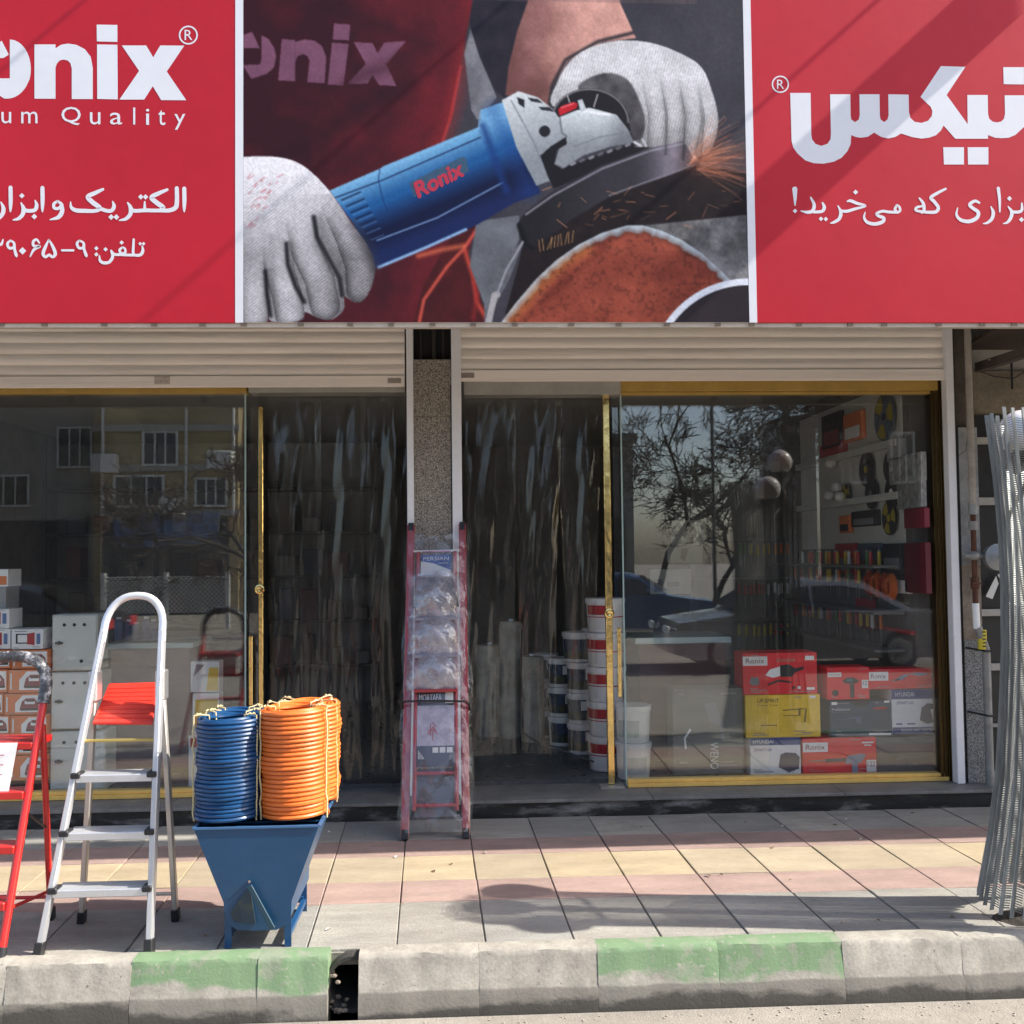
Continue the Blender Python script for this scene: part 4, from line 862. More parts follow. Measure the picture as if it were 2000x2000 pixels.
g = G(); nz = Vector((0, .10, -.016)); g.prismv([q0, q1, q2, q3], (0, .004, -.014)); tray = ob('tool_tray', g, redp, t, bevel=.004)
g = G()
for k in range(1, 9): a = lerp(q0, q3, k/9.5); b = lerp(q1, q2, k/9.5); d = (b-a); g.bar(a+d*.05+Vector((0, 0, .001)), b-d*.05+Vector((0, 0, .001)), .006, .003)
ob('tray_ribs', g, redp, tray)
g = G(); a, b = lerp(fl, sl, .64), lerp(fr, sr, .64); g.tube([a+Vector((.01, .01, 0)), b+Vector((-.01, .01, 0))], .007, 8); ob('tray_rod', g, M('yellow_zinc', (.5, .38, .12), .4, .6), t)
for s0, f0 in ((sl, fl), (sr, fr)):
    c = lerp(f0, s0, .82); g = G(); g.box(c.x-.02, c.x+.02, c.y-.01, c.y+.06, c.z-.07, c.z+.06); ob('hinge_plate', g, M('zinc_plate', (.6, .6, .6), .35, .8), t, bevel=.006)

# ---- red ladder at the edge of the picture, hoop wrapped in film
fr2 = aZ(1, 1872, .01); fr2.z = .012; fl2 = fr2+Vector((-.46, 0, 0)); rr2 = aZ(99, 1797, .0); rr2.z = .012; rl2 = rr2+Vector((-.47, 0, 0))
sr2 = aY(88, 1352, fr2.y+.33); sl2 = sr2+Vector((-.33, 0, 0))
t = thing('step_ladder', ((fl2+rr2)/2).to_tuple(), 'red step ladder with crinkled clear film wrapped round its hand hoop', 'ladder')
t.location.z = 0; ORIG[t.name] = t.location.copy()
z2 = aY(20, 1283, fr2.y+.35).z
ladder(t, fl2, fr2, rl2, rr2, sl2, sr2, z2, [(.2+.205*k) for k in range(3)], .86, redpaint, redpaint, .0165, redpaint, hoop_m=M('film_wrapped_black', (.06, .06, .065), .25, var=.6, vs_=40, bump=1, bs=30, dirt=.8, dcol=(.75, .75, .77), ds=25), hoop_r=.026)
a, b = lerp(fl2, sl2, .80), lerp(fr2, sr2, .80)
g = G(); g.box(a.x+.01, b.x-.012, a.y-.02, a.y+.20, a.z-.03, a.z); pf = ob('platform', g, redpaint, t, bevel=.004)
g = G(); g.prismv([(a.x+.02, a.y-.022, a.z+.002), (b.x-.07, a.y-.022, a.z+.002), (b.x-.09, a.y-.022-.045, a.z-.21), (a.x+.02, a.y-.022-.045, a.z-.21)], (0, -.0015, 0)); pp = ob('paper_sheet', g, M('white_paper', (.78, .77, .75), .8, var=.08), pf)
g = G()
for k in range(9): z = a.z-.05-k*.013; yo = a.y-.024-.045*(a.z-z)/.21-.003; g.box(b.x-.21, b.x-.12-.02*(k % 3), yo-.0005, yo, z, z+.005)
ob('print_lines', g, M('pink_print', (.55, .25, .28), .8), pp)
for xo in (fr2, fl2):
    s0, r0 = (sr2, rr2) if xo is fr2 else (sl2, rl2)
    g = G(); g.tube([lerp(xo, s0, .80)+Vector((0, .02, 0)), lerp(xo, s0, .18)+Vector((0, .03, 0))], .0045, 6); g.tube([lerp(xo, s0, .52)+Vector((0, .02, 0)), lerp(r0, lerp(xo, s0, .86), .48)], .0055, 6); ob('strut', g, blackp, t)
g = G(); g.tube([lerp(fr2, sr2, .17)+Vector((0, .02, 0)), lerp(rr2, sr2, .12)], .008, 8); ob('side_brace', g, redpaint, t)

# ---- blue hopper
hblue = M('blue_hopper_paint', (.010, .058, .135), .36, var=.10, vs_=5, bump=.06, bs=30, dirt=.35, dcol=(.05, .07, .09), ds=6)
hx0, hx1 = aZ(447, 1851, 0).x, aZ(560, 1851, 0).x; YHF = aZ(505, 1850, 0).y
rz = aY(500, 1616, YHF-.03).z; rx0, rx1 = aY(378, 1616, YHF-.03).x, aY(623, 1616, YHF-.03).x
nz = aY(500, 1757, YHF).z; nx0, nx1 = aY(440, 1757, YHF).x, aY(572, 1757, YHF).x
bz = aY(500, 1808, YHF).z
dep = .42
t = thing('hopper', ((nx0+nx1)/2, YHF+dep/2, 0), 'dark blue steel feed hopper on a square frame under the hose coils', 'hopper')
yf, yb = YHF-.03, YHF+dep+.03; th = .004
poly_f = [(rx0, rz), (rx1, rz), (nx1, nz)]; cxh = (nx0+nx1)/2
for u_, v_ in ((571, 1784), (562, 1802), (543, 1811), (500, 1813), (466, 1811), (452, 1802), (442, 1784)): q_ = aY(u_, v_, YHF); poly_f.append((q_.x, q_.z))
poly_f.append((nx0, nz))
def hop_panel(y0, y1): g = G(); g.prism(poly_f, y0, y1); return g
ob('front_panel', hop_panel(yf, yf+th), hblue, t, bevel=.001); ob('rear_panel', hop_panel(yb-th, yb), hblue, t)
n = len(poly_f); g = G()
for i in range(1, n-0):
    (xa, za), (xb_, zb_) = poly_f[i], poly_f[(i+1) % n]
    if i == n-1: continue
    g.add([(xa, yf+th, za), (xb_, yf+th, zb_), (xb_, yb-th, zb_), (xa, yb-th, za)], [(0, 1, 2, 3)])
g.add([(nx0, yf+th, nz), (rx0, yf+th, rz), (rx0, yb-th, rz), (nx0, yb-th, nz)], [(0, 1, 2, 3)])
ob('side_panel', g, hblue, t, fix=False)
g = G()
for a, b in (((rx0, yf, rz), (rx1, yf, rz)), ((rx0, yb, rz), (rx1, yb, rz)), ((rx0, yf, rz), (rx0, yb, rz)), ((rx1, yf, rz), (rx1, yb, rz))): g.bar(a, b, .012, .008)
ob('rim', g, M('blue_edge', (.05, .13, .27), .35), t)
g = G()
for k in range(7): y = yf+.03+k*(yb-yf-.06)/6; g.bar((rx0+.004, y, rz-.004), (rx1-.004, y, rz-.004), .008, .006)
ob('grid_bars', g, hblue, t)
for (x, y) in ((nx0+.012, YHF), (nx1-.02, YHF), (nx0+.012, YHF+dep), (nx1-.02, YHF+dep)):
    g = G(); g.box(x-.014, x+.014, y-.003, y, 0, nz); g.box(x-.014, x-.011, y, y+.026, 0, nz); ob('leg', g, M('blue_frame', (.012, .065, .17), .35, var=.1), t)
g = G()
for y in (YHF+.01, YHF+dep-.005): g.bar((nx0+.012, y, .055 if y > YHF+.1 else .03), (nx1-.02, y, .055 if y > YHF+.1 else .03), .02, .025) if y > YHF+.1 else None
for x in (nx0+.012, nx1-.02): g.bar((x, YHF, .045), (x, YHF+dep, .045), .02, .02)
ob('frame_bar', g, M('blue_frame', (.012, .065, .17), .35, var=.1), t)
c0 = aY(488, 1728, yf-.012); c1 = aY(450, 1784, yf-.012); c2 = aY(534, 1812, yf-.02); c3 = aY(458, 1800, yf-.012)
ob('outlet_gate', G().prismv([c0, c1, c3, aY(500, 1806, yf-.012)], (0, .010, 0)), M('dark_gate', (.010, .026, .045), .4, dirt=.5, dcol=(.07, .08, .03), ds=20), t, bevel=.002)
ob('gate_lever', G().bar(c0+Vector((0, -.012, 0)), c2+Vector((0, -.012, 0)), .022, .008, (0, 1, 0)), M('lever', (.014, .05, .075), .4), t, bevel=.002)
g = G(); g.tube([aY(487, 1722, yf-.03), aY(487, 1722, yf+.004)], .006, 8); ob('pivot_bolt', g, steel, t)
g = G(); g.lathe([(.001, 0), (.055, 0), (.055, .008), (.001, .008)], (cxh, (yf+yb)/2-.12, bz-.008), 20); ob('outlet_flange', g, hblue, t)

# ---- hose coils
def coil(px, Y, zbase, vtop, R, rh, mat_, tie_m, label, group, seed, wob=.004):
    rnd = random.Random(seed); X = aY(px, 1500, Y).x; ztop_ = aY(px, vtop, Y-R).z
    H = ztop_-zbase; turns = max(8, int(H/(rh*2.02))); pts = []; n = 30
    for i in range(turns*n+1):
        a = 2*math.pi*i/n; k = i/n
        rr_ = R-rh + wob*math.sin(k*.9+seed)+.0022*math.sin(k*2.7+seed*1.7)*math.sin(a*.5+k)+.0015*math.sin(a*1.3+k*2.1)
        lean = (k/turns)*.012*math.sin(seed*2)
        pts.append((X+rr_*math.cos(a)+lean, Y+rr_*math.sin(a), zbase+rh+k*(H-2*rh)/turns))
    # top layers spiral inwards
    for i in range(1, int(2.6*n)):
        a = 2*math.pi*(turns+i/n); rr_ = (R-rh)*(1-.15*i/n)
        pts.append((X+rr_*math.cos(a), Y+rr_*math.sin(a), ztop_-rh*.9+.006*math.sin(a*1.7)))
    t = thing('hose_coil', (X, Y, zbase), label, 'hose', group)
    g = G(); g.tube(pts, rh, 7); ob('hose', g, mat_, t, smooth=True)
    # inner second layer
    pts2 = [(X+(R-3.1*rh)*math.cos(2*math.pi*i/22), Y+(R-3.1*rh)*math.sin(2*math.pi*i/22), zbase+rh+i/22*2.02*rh) for i in range(22*(turns-1))]
    g = G(); g.tube(pts2, rh, 6); ob('inner_layer', g, mat_, t, smooth=True)
    for k in range(4):
        a = (-math.pi/2-1.2, -math.pi/2+1.05, math.pi/2-.9, math.pi/2+.9)[k]+.05*seed; c, s_ = math.cos(a), math.sin(a); path = []
        for j in range(14):
            z = zbase+.004+(ztop_-zbase+.006)*j/13; o = R+.004+rnd.uniform(-.003, .004); path.append((X+o*math.cos(a+rnd.uniform(-.025, .025)), Y+o*math.sin(a), z))
        path += [(X+(R-.02)*c, Y+(R-.02)*s_, ztop_+.014), (X+(R-.06)*c, Y+(R-.06)*s_, ztop_+.008), (X+(R-.065)*c, Y+(R-.065)*s_, ztop_-.05)]
        g = G(); g.tube(path, .0035, 5)
        kx, ky = X+(R-.02)*c, Y+(R-.02)*s_
        for q in range(3): an = rnd.uniform(0, 6.28); g.tube([(kx, ky, ztop_+.012), (kx+.010*math.cos(an), ky+.010*math.sin(an), ztop_+.018), (kx+.02*math.cos(an), ky+.02*math.sin(an), ztop_+.012)], .003, 5)
        ob('tie', g, tie_m, t)
    return t
hb = M('blue_hose', (.007, .055, .155), .34, var=.14, vs_=14)
ho = M('orange_hose', (.70, .16, .025), .45, var=.08, vs_=20)
tie = M('straw_twine', (.62, .52, .28), .8, var=.2, vs_=60)
ZH = rz+.006
coil(447, YHF+.115, ZH, 1408, .142, .0088, hb, tie, 'blue hose coil on the hopper rim, standing in front of its twin', 'blue hose coils on the hopper', 1)
coil(461, YHF+.375, ZH, 1397, .128, .0088, hb, tie, 'blue hose coil on the hopper, hidden behind the other blue one', 'blue hose coils on the hopper', 2)
coil(576, YHF+.125, ZH, 1390, .146, .0092, ho, tie, 'orange hose coil on the hopper rim, overhanging its edge at the front', 'orange hose coils on the hopper', 3)
coil(602, YHF+.385, ZH, 1379, .138, .0092, ho, tie, 'orange hose coil on the hopper, tucked behind the other orange one', 'orange hose coils on the hopper', 4, .004)

# ---- folded red ladder in film, leaning on the pillar
A0, A1 = aZ(787, 1640, 0), aZ(914, 1637, 0); A0.y = A1.y = -.44; A0.z = A1.z = .012
B0, B1 = aY(800, 1026, .14), aY(906, 1024, .14)
t = thing('wrapped_ladder', ((A0+A1)/2).to_tuple(), 'folded red ladder in clear wrapping leaning against the terrazzo pillar', 'ladder')
def on(s, f, off=0):      # point on the leaning plane: s across 0..1, f along 0..1
    p = lerp(lerp(A0, A1, s), lerp(B0, B1, s), f); nrm_ = (B0-A0).cross(A1-A0).normalized()
    if nrm_.y > 0: nrm_ = -nrm_
    return p+nrm_*off
dred = M('wine_red_paint', (.33, .028, .035), .3, var=.1, coat=.3)
for s in (.03, .97):
    g = G(); g.bar(on(s, 0), on(s, 1), .046, .045, (0, 1, .3)); ob('rail', g, dred, t, bevel=.006)
    g = G(); g.bar(on(s, -.008), on(s, .022), .04, .055, (0, 1, .3)); ob('foot', g, blackp, t, bevel=.004)
    g = G(); g.bar(on(s, .975), on(s, 1.005), .036, .05, (0, 1, .3)); ob('rail_cap', g, blackp, t, bevel=.004)
for s in (.17, .83):
    g = G(); g.tube([on(s, .075, .04), on(s, .45, .045), on(s, .9, .02)], .0125, 10); ob('inner_rail', g, dred, t, smooth=True)
for f in (.09, .185, .215):
    g = G(); g.tube([on(.16, f, .04), on(.84, f, .04)], .011, 8); ob('rung', g, dred, t, smooth=True)
def fv(v): 
    d = ray(850, v); best = min(range(0, 1001), key=lambda i: abs((lambda q: 1000-FPX*(q-CAM).dot(cU)/(q-CAM).dot(cF))(on(.5, i/1000))-v)); return best/1000
g = G(); f = fv(1077); g.bar(on(.08, f, .01), on(.92, f, .01), .012, .022, (0, 1, 0)); ob('cross_bar', g, M('white_plastic', (.7, .7, .7), .4), t)
g = G(); g.bar(on(.25, fv(1079), .02), on(.75, fv(1079), .02), .004, .022, (0, 1, 0)); ob('pink_strip', g, M('pink_card', (.55, .08, .25), .5, var=.4, vs_=60), t)
def card(s0, s1, v0, v1, off, mat_, name, parent=t, lift=.002):
    f0, f1 = fv(v0), fv(v1); g = G(); P = [on(s0, f1, off), on(s1, f1, off), on(s1, f0, off), on(s0, f0, off)]
    nrm_ = (P[1]-P[0]).cross(P[3]-P[0]).normalized(); nrm_ = nrm_ if nrm_.y < 0 else -nrm_
    g.prismv(P, nrm_*lift); o = ob(name, g, mat_, parent); return o, P, nrm_
wpaper = M('card_white', (.62, .62, .60), .6, var=.06); blue_c = M('card_blue', (.02, .07, .28), .5, var=.08)
o, P, nn = card(.22, .76, 1086, 1128, .02, wpaper, 'label_card')
g = G(); g.prismv([P[0]*.0+lerp(P[0], P[3], .72)+nn*.0025, lerp(lerp(P[0], P[3], .6), lerp(P[1], P[2], .6), .45)+nn*.0025, lerp(P[1], P[2], .28)+nn*.0025, P[2]+nn*.0025, P[3]+nn*.0025], nn*.0008); ob('label_print', g, blue_c, o)
g = G(); q = lerp(lerp(P[0], P[3], .74), lerp(P[1], P[2], .74), .08)+nn*.0042; text_on(g, 'PERSIAN', q, (P[1]-P[0])*.84, (P[3]-P[0])*.17); q = lerp(lerp(P[0], P[3], .58), lerp(P[1], P[2], .58), .6)+nn*.0042; text_on(g, 'ladders', q, (P[1]-P[0])*.3, (P[3]-P[0])*.09); ob_split('letter', g, wpaper, o)
o, P, nn = card(.20, .80, 1352, 1500, .052, M('poster_pale', (.40, .36, .42), .55, var=.25, vs_=22), 'poster')
dk = M('poster_dark', (.045, .05, .07), .55, var=.1)
g = G(); g.prismv([P[0]+nn*.003, P[1]+nn*.003, lerp(P[1], P[2], .27)+nn*.003, lerp(P[0], P[3], .27)+nn*.003], nn*.001); g.prismv([lerp(P[0], P[3], .80)+nn*.003, lerp(P[1], P[2], .80)+nn*.003, P[2]+nn*.003, P[3]+nn*.003], nn*.001); ob_split('poster_band', g, dk, o)
g = G()
def pq(s, f, o_=.0045): return lerp(lerp(P[0], P[1], s), lerp(P[3], P[2], s), f)+nn*o_
for k in range(5): g.add([pq(.04+k*.035, .10), pq(.055+k*.035, .10), pq(.055+k*.035, .21-k*.022), pq(.04+k*.035, .21-k*.022)], [(0, 1, 2, 3)])
for k in range(3): g.add([pq(.42+k*.19, .18), pq(.57+k*.19, .18), pq(.57+k*.19, .25), pq(.42+k*.19, .25)], [(0, 1, 2, 3)])
g.add([pq(.76, .83), pq(.98, .83), pq(.98, .98), pq(.76, .98)], [(0, 1, 2, 3)])
text_on(g, 'MORTAFA', pq(.04, .86), pq(.66, .86)-pq(.04, .86), pq(.04, .95)-pq(.04, .86)); ob_split('letter', g, wpaper, o)
g = G()
for a, b in (((.28, .42), (.44, .52)), ((.44, .52), (.54, .42)), ((.36, .40), (.36, .56)), ((.30, .47), (.52, .47)), ((.42, .34), (.44, .52)), ((.40, .58), (.52, .52))): g.bar(pq(*a, .005), pq(*b, .005), .006, .001, nn)
ob('poster_drawing', g, M('poster_red', (.40, .10, .12), .6), o)
card(.17, .83, 1502, 1596, .012, M('film_shade_grey', (.085, .09, .10), .4, var=.2), 'film_shade_sheet')  # dark grey sheet added for the shading seen through the film wrap
# film: outer sleeve plus three crumpled pouches over the treads
sleeve_m = clear('wrap_film', f0=.075, rough=.1, tint=(.97, .97, .98), haze=.06, hcol=(.62, .61, .66), bump=.5, bs=12, stretch=(2, 2, 1))
pouch_m = clear('pouch_film', f0=.2, rough=.12, tint=(.86, .86, .9), haze=.34, hcol=(.58, .56, .64), bump=1.0, bs=13)
def sheet(s0, s1, f0, f1, offs, mat_, name, nu=24, nv=60, amp=.006, seed=0, top=None):
    rnd = random.Random(seed); ph = [rnd.uniform(0, 6) for _ in range(6)]; V = []
    for j in range(nv+1):
        b = j/nv; f = f0+(f1-f0)*b
        for i in range(nu+1):
            a = i/nu; s = s0+(s1-s0)*a; e = math.sin(math.pi*a)**.5 if 0 < a < 1 else 0
            o_ = offs(a, b)*e + amp*(math.sin(f*60+ph[0]+a*3)*math.sin(a*17+ph[1]+f*11)+.5*math.sin(f*143+a*31+ph[2])) - (1-e)*.02
            ff = f+(top(a) if top else 0)*b
            V.append(on(s+.02*math.sin(f*23+ph[3])*(1 if a in (0, 1) else 0), ff, o_))
    g = G(); g.add(V, [(j*(nu+1)+i, j*(nu+1)+i+1, (j+1)*(nu+1)+i+1, (j+1)*(nu+1)+i) for j in range(nv) for i in range(nu)])
    return ob(name, g, mat_, t, smooth=True, fix=False)
sheet(-.08, 1.10, .012, .99, lambda a, b: .070+.01*math.sin(b*9), sleeve_m, 'film_sleeve', amp=.006, seed=3, top=lambda a: -.045*math.sin(math.pi*a))
for k, (v0, v1) in enumerate(((1212, 1131), (1282, 1206), (1352, 1276))):
    sheet(.02-.03*k, .95+.02*k, fv(v0), fv(v1), lambda a, b: .09+.05*math.sin(math.pi*min(1, b*1.1)), pouch_m, 'film_pouch', 22, 22, .007, 10+k, top=lambda a: .015*math.sin(math.pi*a))
g = G(); fh0 = fv(1190); pts = []
for i in range(15): a = math.pi*i/14; pts.append(on(.5-.36*math.cos(a), fh0+(fv(1136)-fh0)*math.sin(a), .045))
g.tube(pts, .013, 10); ob('hand_hoop', g, blackp, t, smooth=True)
for v in (1212, 1284, 1350):
    g = G(); f = fv(v); g.bar(on(.14, f, .05), on(.86, f, .05), .10, .018, (0, 0, 1)); ob('tread', g, dred if v > 1300 else M('grey_tread', (.28, .26, .30), .5), t, bevel=.003)
g = G(); f = fv(1376); g.tube([on(-.05, f-.01, .0), on(-.04, f, .06), on(.0, f+.004, .085), on(.5, f+.003, .092), on(.98, f, .085), on(1.04, f-.006, .06), on(1.06, f-.02, 0)], .006, 6); ob('strap', g, blackp, t, smooth=True)

# ---- ribbed metal lath rolled round the lamp post
galv = M('galvanised_lath', (.25, .265, .26), .5, .5, var=.35, vs_=9, bump=.2, bs=60, stretch=(1, 1, .15))
LC = Vector((2.75, -1.93, 0)); LZ = [.1, .35, .6, 1., 1.3, 1.7, 2., 2.2]; LR = [.515, .46, .42, .385, .37, .375, .395, .418]
t = thing('lath_tube', (LC.x, LC.y, .02), 'roll of galvanised ribbed metal lath standing round the lamp post', 'metal lath')
nr = 46; ztl = aY(1941, 812, LC.y).z
def lathp(a, z, r=0):
    R_l = float(np.interp(z, LZ, LR))
    return Vector((LC.x+(R_l+r)*math.cos(a), LC.y+(R_l*.55+r)*math.sin(a), z))
for k in range(nr):
    a = 2*math.pi*k/nr+.05
    if not 1.75 < a < 5.4: continue
    zb0 = .075+.02*math.sin(a*3); zt1_ = ztl+.015*math.sin(k*2.3)+.05*max(0, -math.sin(a))
    g = G(); V = []; ns = 8
    for j in range(ns+1):
        z = zb0+(zt1_-zb0)*j/ns
        for q, (da, dr) in enumerate(((-.021, 0), (-.007, .014), (.007, .014), (.021, 0))): V.append(lathp(a+da, z, dr))
    g.add(V, [(j*4+i, j*4+i+1, (j+1)*4+i+1, (j+1)*4+i) for j in range(ns) for i in range(3)]); ob('rib', g, galv, t, fix=False)
g = G()
for k in range(nr):
    if not 1.75 < 2*math.pi*k/nr+.05 < 5.3: continue
    a0 = 2*math.pi*k/nr+.05+.021; a1 = 2*math.pi*(k+1)/nr+.05-.021; n = 210
    for j in range(n):
        z = .085+(ztl-.1)*j/n; dz = .006 if k % 2 else -.006; w = .0062 if z < 1.35 else .003
        g.add([lathp(a0, z, .001), lathp(a1, z+dz, .001), lathp(a1, z+dz+w, .003), lathp(a0, z+w, .003)], [(0, 1, 2, 3)])
ob('mesh_web', g, galv, t, fix=False)
g = G(); V = []
rnd = random.Random(4)
for i in range(26):
    for j in range(14):
        a = 2*math.pi*i/26; r = j/13; V.append((LC.x+.46*r*math.cos(a)*(1+.1*math.sin(3*a)), LC.y-.02+.19*r*math.sin(a), .05*(1-r*r)+rnd.uniform(0, .012)-.004))
g.add(V, [(i*14+j, ((i+1) % 26)*14+j, ((i+1) % 26)*14+j+1, i*14+j+1) for i in range(26) for j in range(13)])
tag(ob('soil_heap', g, M('dark_soil', (.035, .028, .022), .95, var=.4, vs_=30, bump=1, bs=50)), 'dark crumbly soil heaped at the foot of the lamp post', 'soil', kind='stuff')
# ---- street lamp with three globes
t = thing('street_lamp', (2.79, -1.962, 0), 'street lamp post with three white globes inside the lath roll', 'lamp')
pm_ = M('lamp_post_paint', (.04, .045, .045), .4, .3, var=.15); globe_m = M('globe_white', (.78, .77, .75), .25, var=.04, coat=.4)
px_, py_ = 2.79, -1.962
g = G(); g.lathe([(.085, 0), (.085, .12), (.06, .16), (.045, .3), (.036, .9), (.032, 2.05), (.05, 2.08), (.05, 2.12), (.03, 2.16), (.025, 2.26)], (px_, py_, 0), 16); ob('post', g, pm_, t, smooth=True)
for (gx, gy, gz) in ((px_, py_, 2.39), (2.60, -1.70, 2.14), (2.71, -2.153, 2.12)):
    g = G(); g.ball((gx, gy, gz), .108, 24, 14); o = ob('globe', g, globe_m, t, smooth=True)
    g = G(); g.lathe([(.03, -.14), (.06, -.125), (.075, -.095), (.06, -.09)], (gx, gy, gz), 16); ob('globe_seat', g, pm_, o, smooth=True)
    if gz < 2.3: g = G(); g.tube([(px_, py_, 2.0), ((px_+gx)/2, (py_+gy)/2, 1.93), (gx*.85+px_*.15, gy*.85+py_*.15, 1.93), (gx, gy, 2.02)], .012, 8); ob('arm', g, pm_, t, smooth=True)
# ================================================================== GOODS IN THE SHOP
def col(r, g_, b): return srgb(r, g_, b)
def pbox(name, u0, v0, u1, v1, Y, depth, mat_, label, cat='box', group=None, decals=(), top=None):
    """carton whose front face fills the given pixels on the plane Y; decals are thin prints on its front"""
    a = aY(u0, v1, Y); b = aY(u1, v0, Y); x0, x1 = a.x, b.x; z0, z1 = aY((u0+u1)/2, v1, Y).z, aY((u0+u1)/2, v0, Y).z
    t = thing(name, ((x0+x1)/2, Y+depth/2, z0), label, cat, group)
    g = G(); g.box(x0, x1, Y, Y+depth, z0, z1); c = ob('carton', g, mat_, t, bevel=.002)
    k = 0
    def pt(s, f, o): return Vector((x0+(x1-x0)*s, Y-o, z0+(z1-z0)*f))
    for d in decals:
        k += 1; o = .0006+.0004*k; g = G()
        if d[0] == 'r': _, s0, f0, s1, f1, m = d; g.add([pt(s0, f0, o), pt(s1, f0, o), pt(s1, f1, o), pt(s0, f1, o)], [(0, 1, 2, 3)])
        elif d[0] == 'p': _, pts, m = d; g.add([pt(s, f, o) for s, f in pts], [list(range(len(pts)))])
        elif d[0] == 't':
            _, s0, f0, s1, f1, txt, m = d; q = pt(s0, f0, o); text_on(g, txt, q, pt(s1, f0, o)-q, pt(s0, f1, o)-q)
        elif d[0] == 'tv':      # text reading downwards
            _, s0, f0, s1, f1, txt, m = d; q = pt(s0, f1, o); text_on(g, txt, q, pt(s0, f0, o)-q, pt(s1, f1, o)-q)
        ob('print', g, m, c, fix=False)
    if len(decals) > 3:      # small print
        rp = random.Random(name+str(u0)); g = G()
        for q in range(9):
            s0 = rp.choice((.05, .08, .62, .66, .72)); f0 = rp.choice((.05, .09, .13, .93)); w_ = rp.uniform(.06, .22); o = .0002+.00002*q
            s0 += rp.uniform(0, .05); g.add([pt(s0, f0, o), pt(min(s0+w_, .97), f0, o), pt(min(s0+w_, .97), f0+.018, o), pt(s0, f0+.018, o)], [(0, 1, 2, 3)])
        ob('small_print', g, M('fine_print', (.30, .28, .27), .6), c, fix=False)
    return t
kraft_o = M('orange_carton', (.72, .20, .06), .6, var=.08); ink_r = M('ink_red', (.42, .03, .035), .5, var=.1); ink_k = M('ink_black', (.025, .025, .028), .5)
ink_w = M('ink_white', (.8, .8, .78), .6, var=.05); ink_b = M('ink_blue', (.02, .045, .20), .5); ink_g = M('ink_grey', (.22, .22, .23), .6); ink_mach = M('ink_maroon', (.24, .04, .05), .5)
c_white = M('white_carton', (.78, .78, .78), .6, var=.06); c_red = M('red_carton', (.74, .026, .036), .45, var=.08); c_yel = M('yellow_carton', (.82, .54, .05), .55, var=.10); c_navy = M('navy_carton', (.025, .06, .10), .45, var=.1)
c_dark = M('dark_crate', (.05, .05, .05), .6, var=.2)
mach = [(.42, .25), (.48, .62), (.60, .78), (.82, .78), (.93, .58), (.95, .25)]
def drill_box(u0, v0, u1, v1, lab):
    return pbox('tool_carton', u0, v0, u1, v1, .42, .3, kraft_o, lab, 'box', 'orange tool cartons stacked in the window',
        [('p', [(.30, .12), (.97, .12), (.97, .92), (.50, .92), (.30, .55)], ink_w), ('p', mach, ink_mach), ('r', .56, .5, .84, .66, ink_w), ('p', [(.60, .62), (.84, .62), (.82, .70), (.62, .70)], ink_k), ('r', .44, .2, .95, .30, ink_k), ('r', .06, .15, .10, .85, ink_w)])
rws = [(1270, 1306), (1308, 1353), (1355, 1396), (1398, 1436), (1438, 1474), (1476, 1524)]
ordn = ['lowest', 'second', 'third', 'fourth', 'fifth', 'topmost']
for i, (v0, v1) in enumerate(rws):
    off = (6, 0, -8, 4, -2, 2)[i]
    drill_box(16+off, v0, 88+off, v1, 'orange tool carton, %s from the floor in the column beside the grey cabinets' % ordn[5-i])
    drill_box(-62+off, v0, 14+off, v1, 'orange tool carton, %s from the floor in the column away from the grey cabinets' % ordn[5-i])
def lantern_box(u0, v0, u1, v1, lab):
    pbox('lantern_carton', u0, v0, u1, v1, .44, .2, c_white, lab, 'box', 'white lantern cartons', [('r', .14, .28, .60, .78, ink_k), ('r', .2, .34, .52, .72, ink_w), ('p', [(.5, .25), (.74, .2), (.74, .84), (.5, .78)], ink_r), ('r', .80, .25, .92, .78, M('ink_sky', (.10, .18, .36), .5)), ('r', .1, .87, .5, .91, ink_g)])
lantern_box(22, 1229, 84, 1268, 'white lantern carton beside the topmost grey cabinet'); lantern_box(-42, 1229, 20, 1268, 'white lantern carton under another one like it'); lantern_box(-46, 1190, 18, 1228, 'white lantern carton standing on top of another')
pbox('small_carton', -40, 1112, 16, 1146, .5, .2, c_white, 'grey and orange carton high above the lantern cartons', 'box', None, [('r', .4, .1, .95, .6, kraft_o)]); pbox('small_carton', -40, 1147, 12, 1189, .5, .2, M('grey_carton', (.3, .3, .3), .6), 'plain grey carton below the grey and orange one')
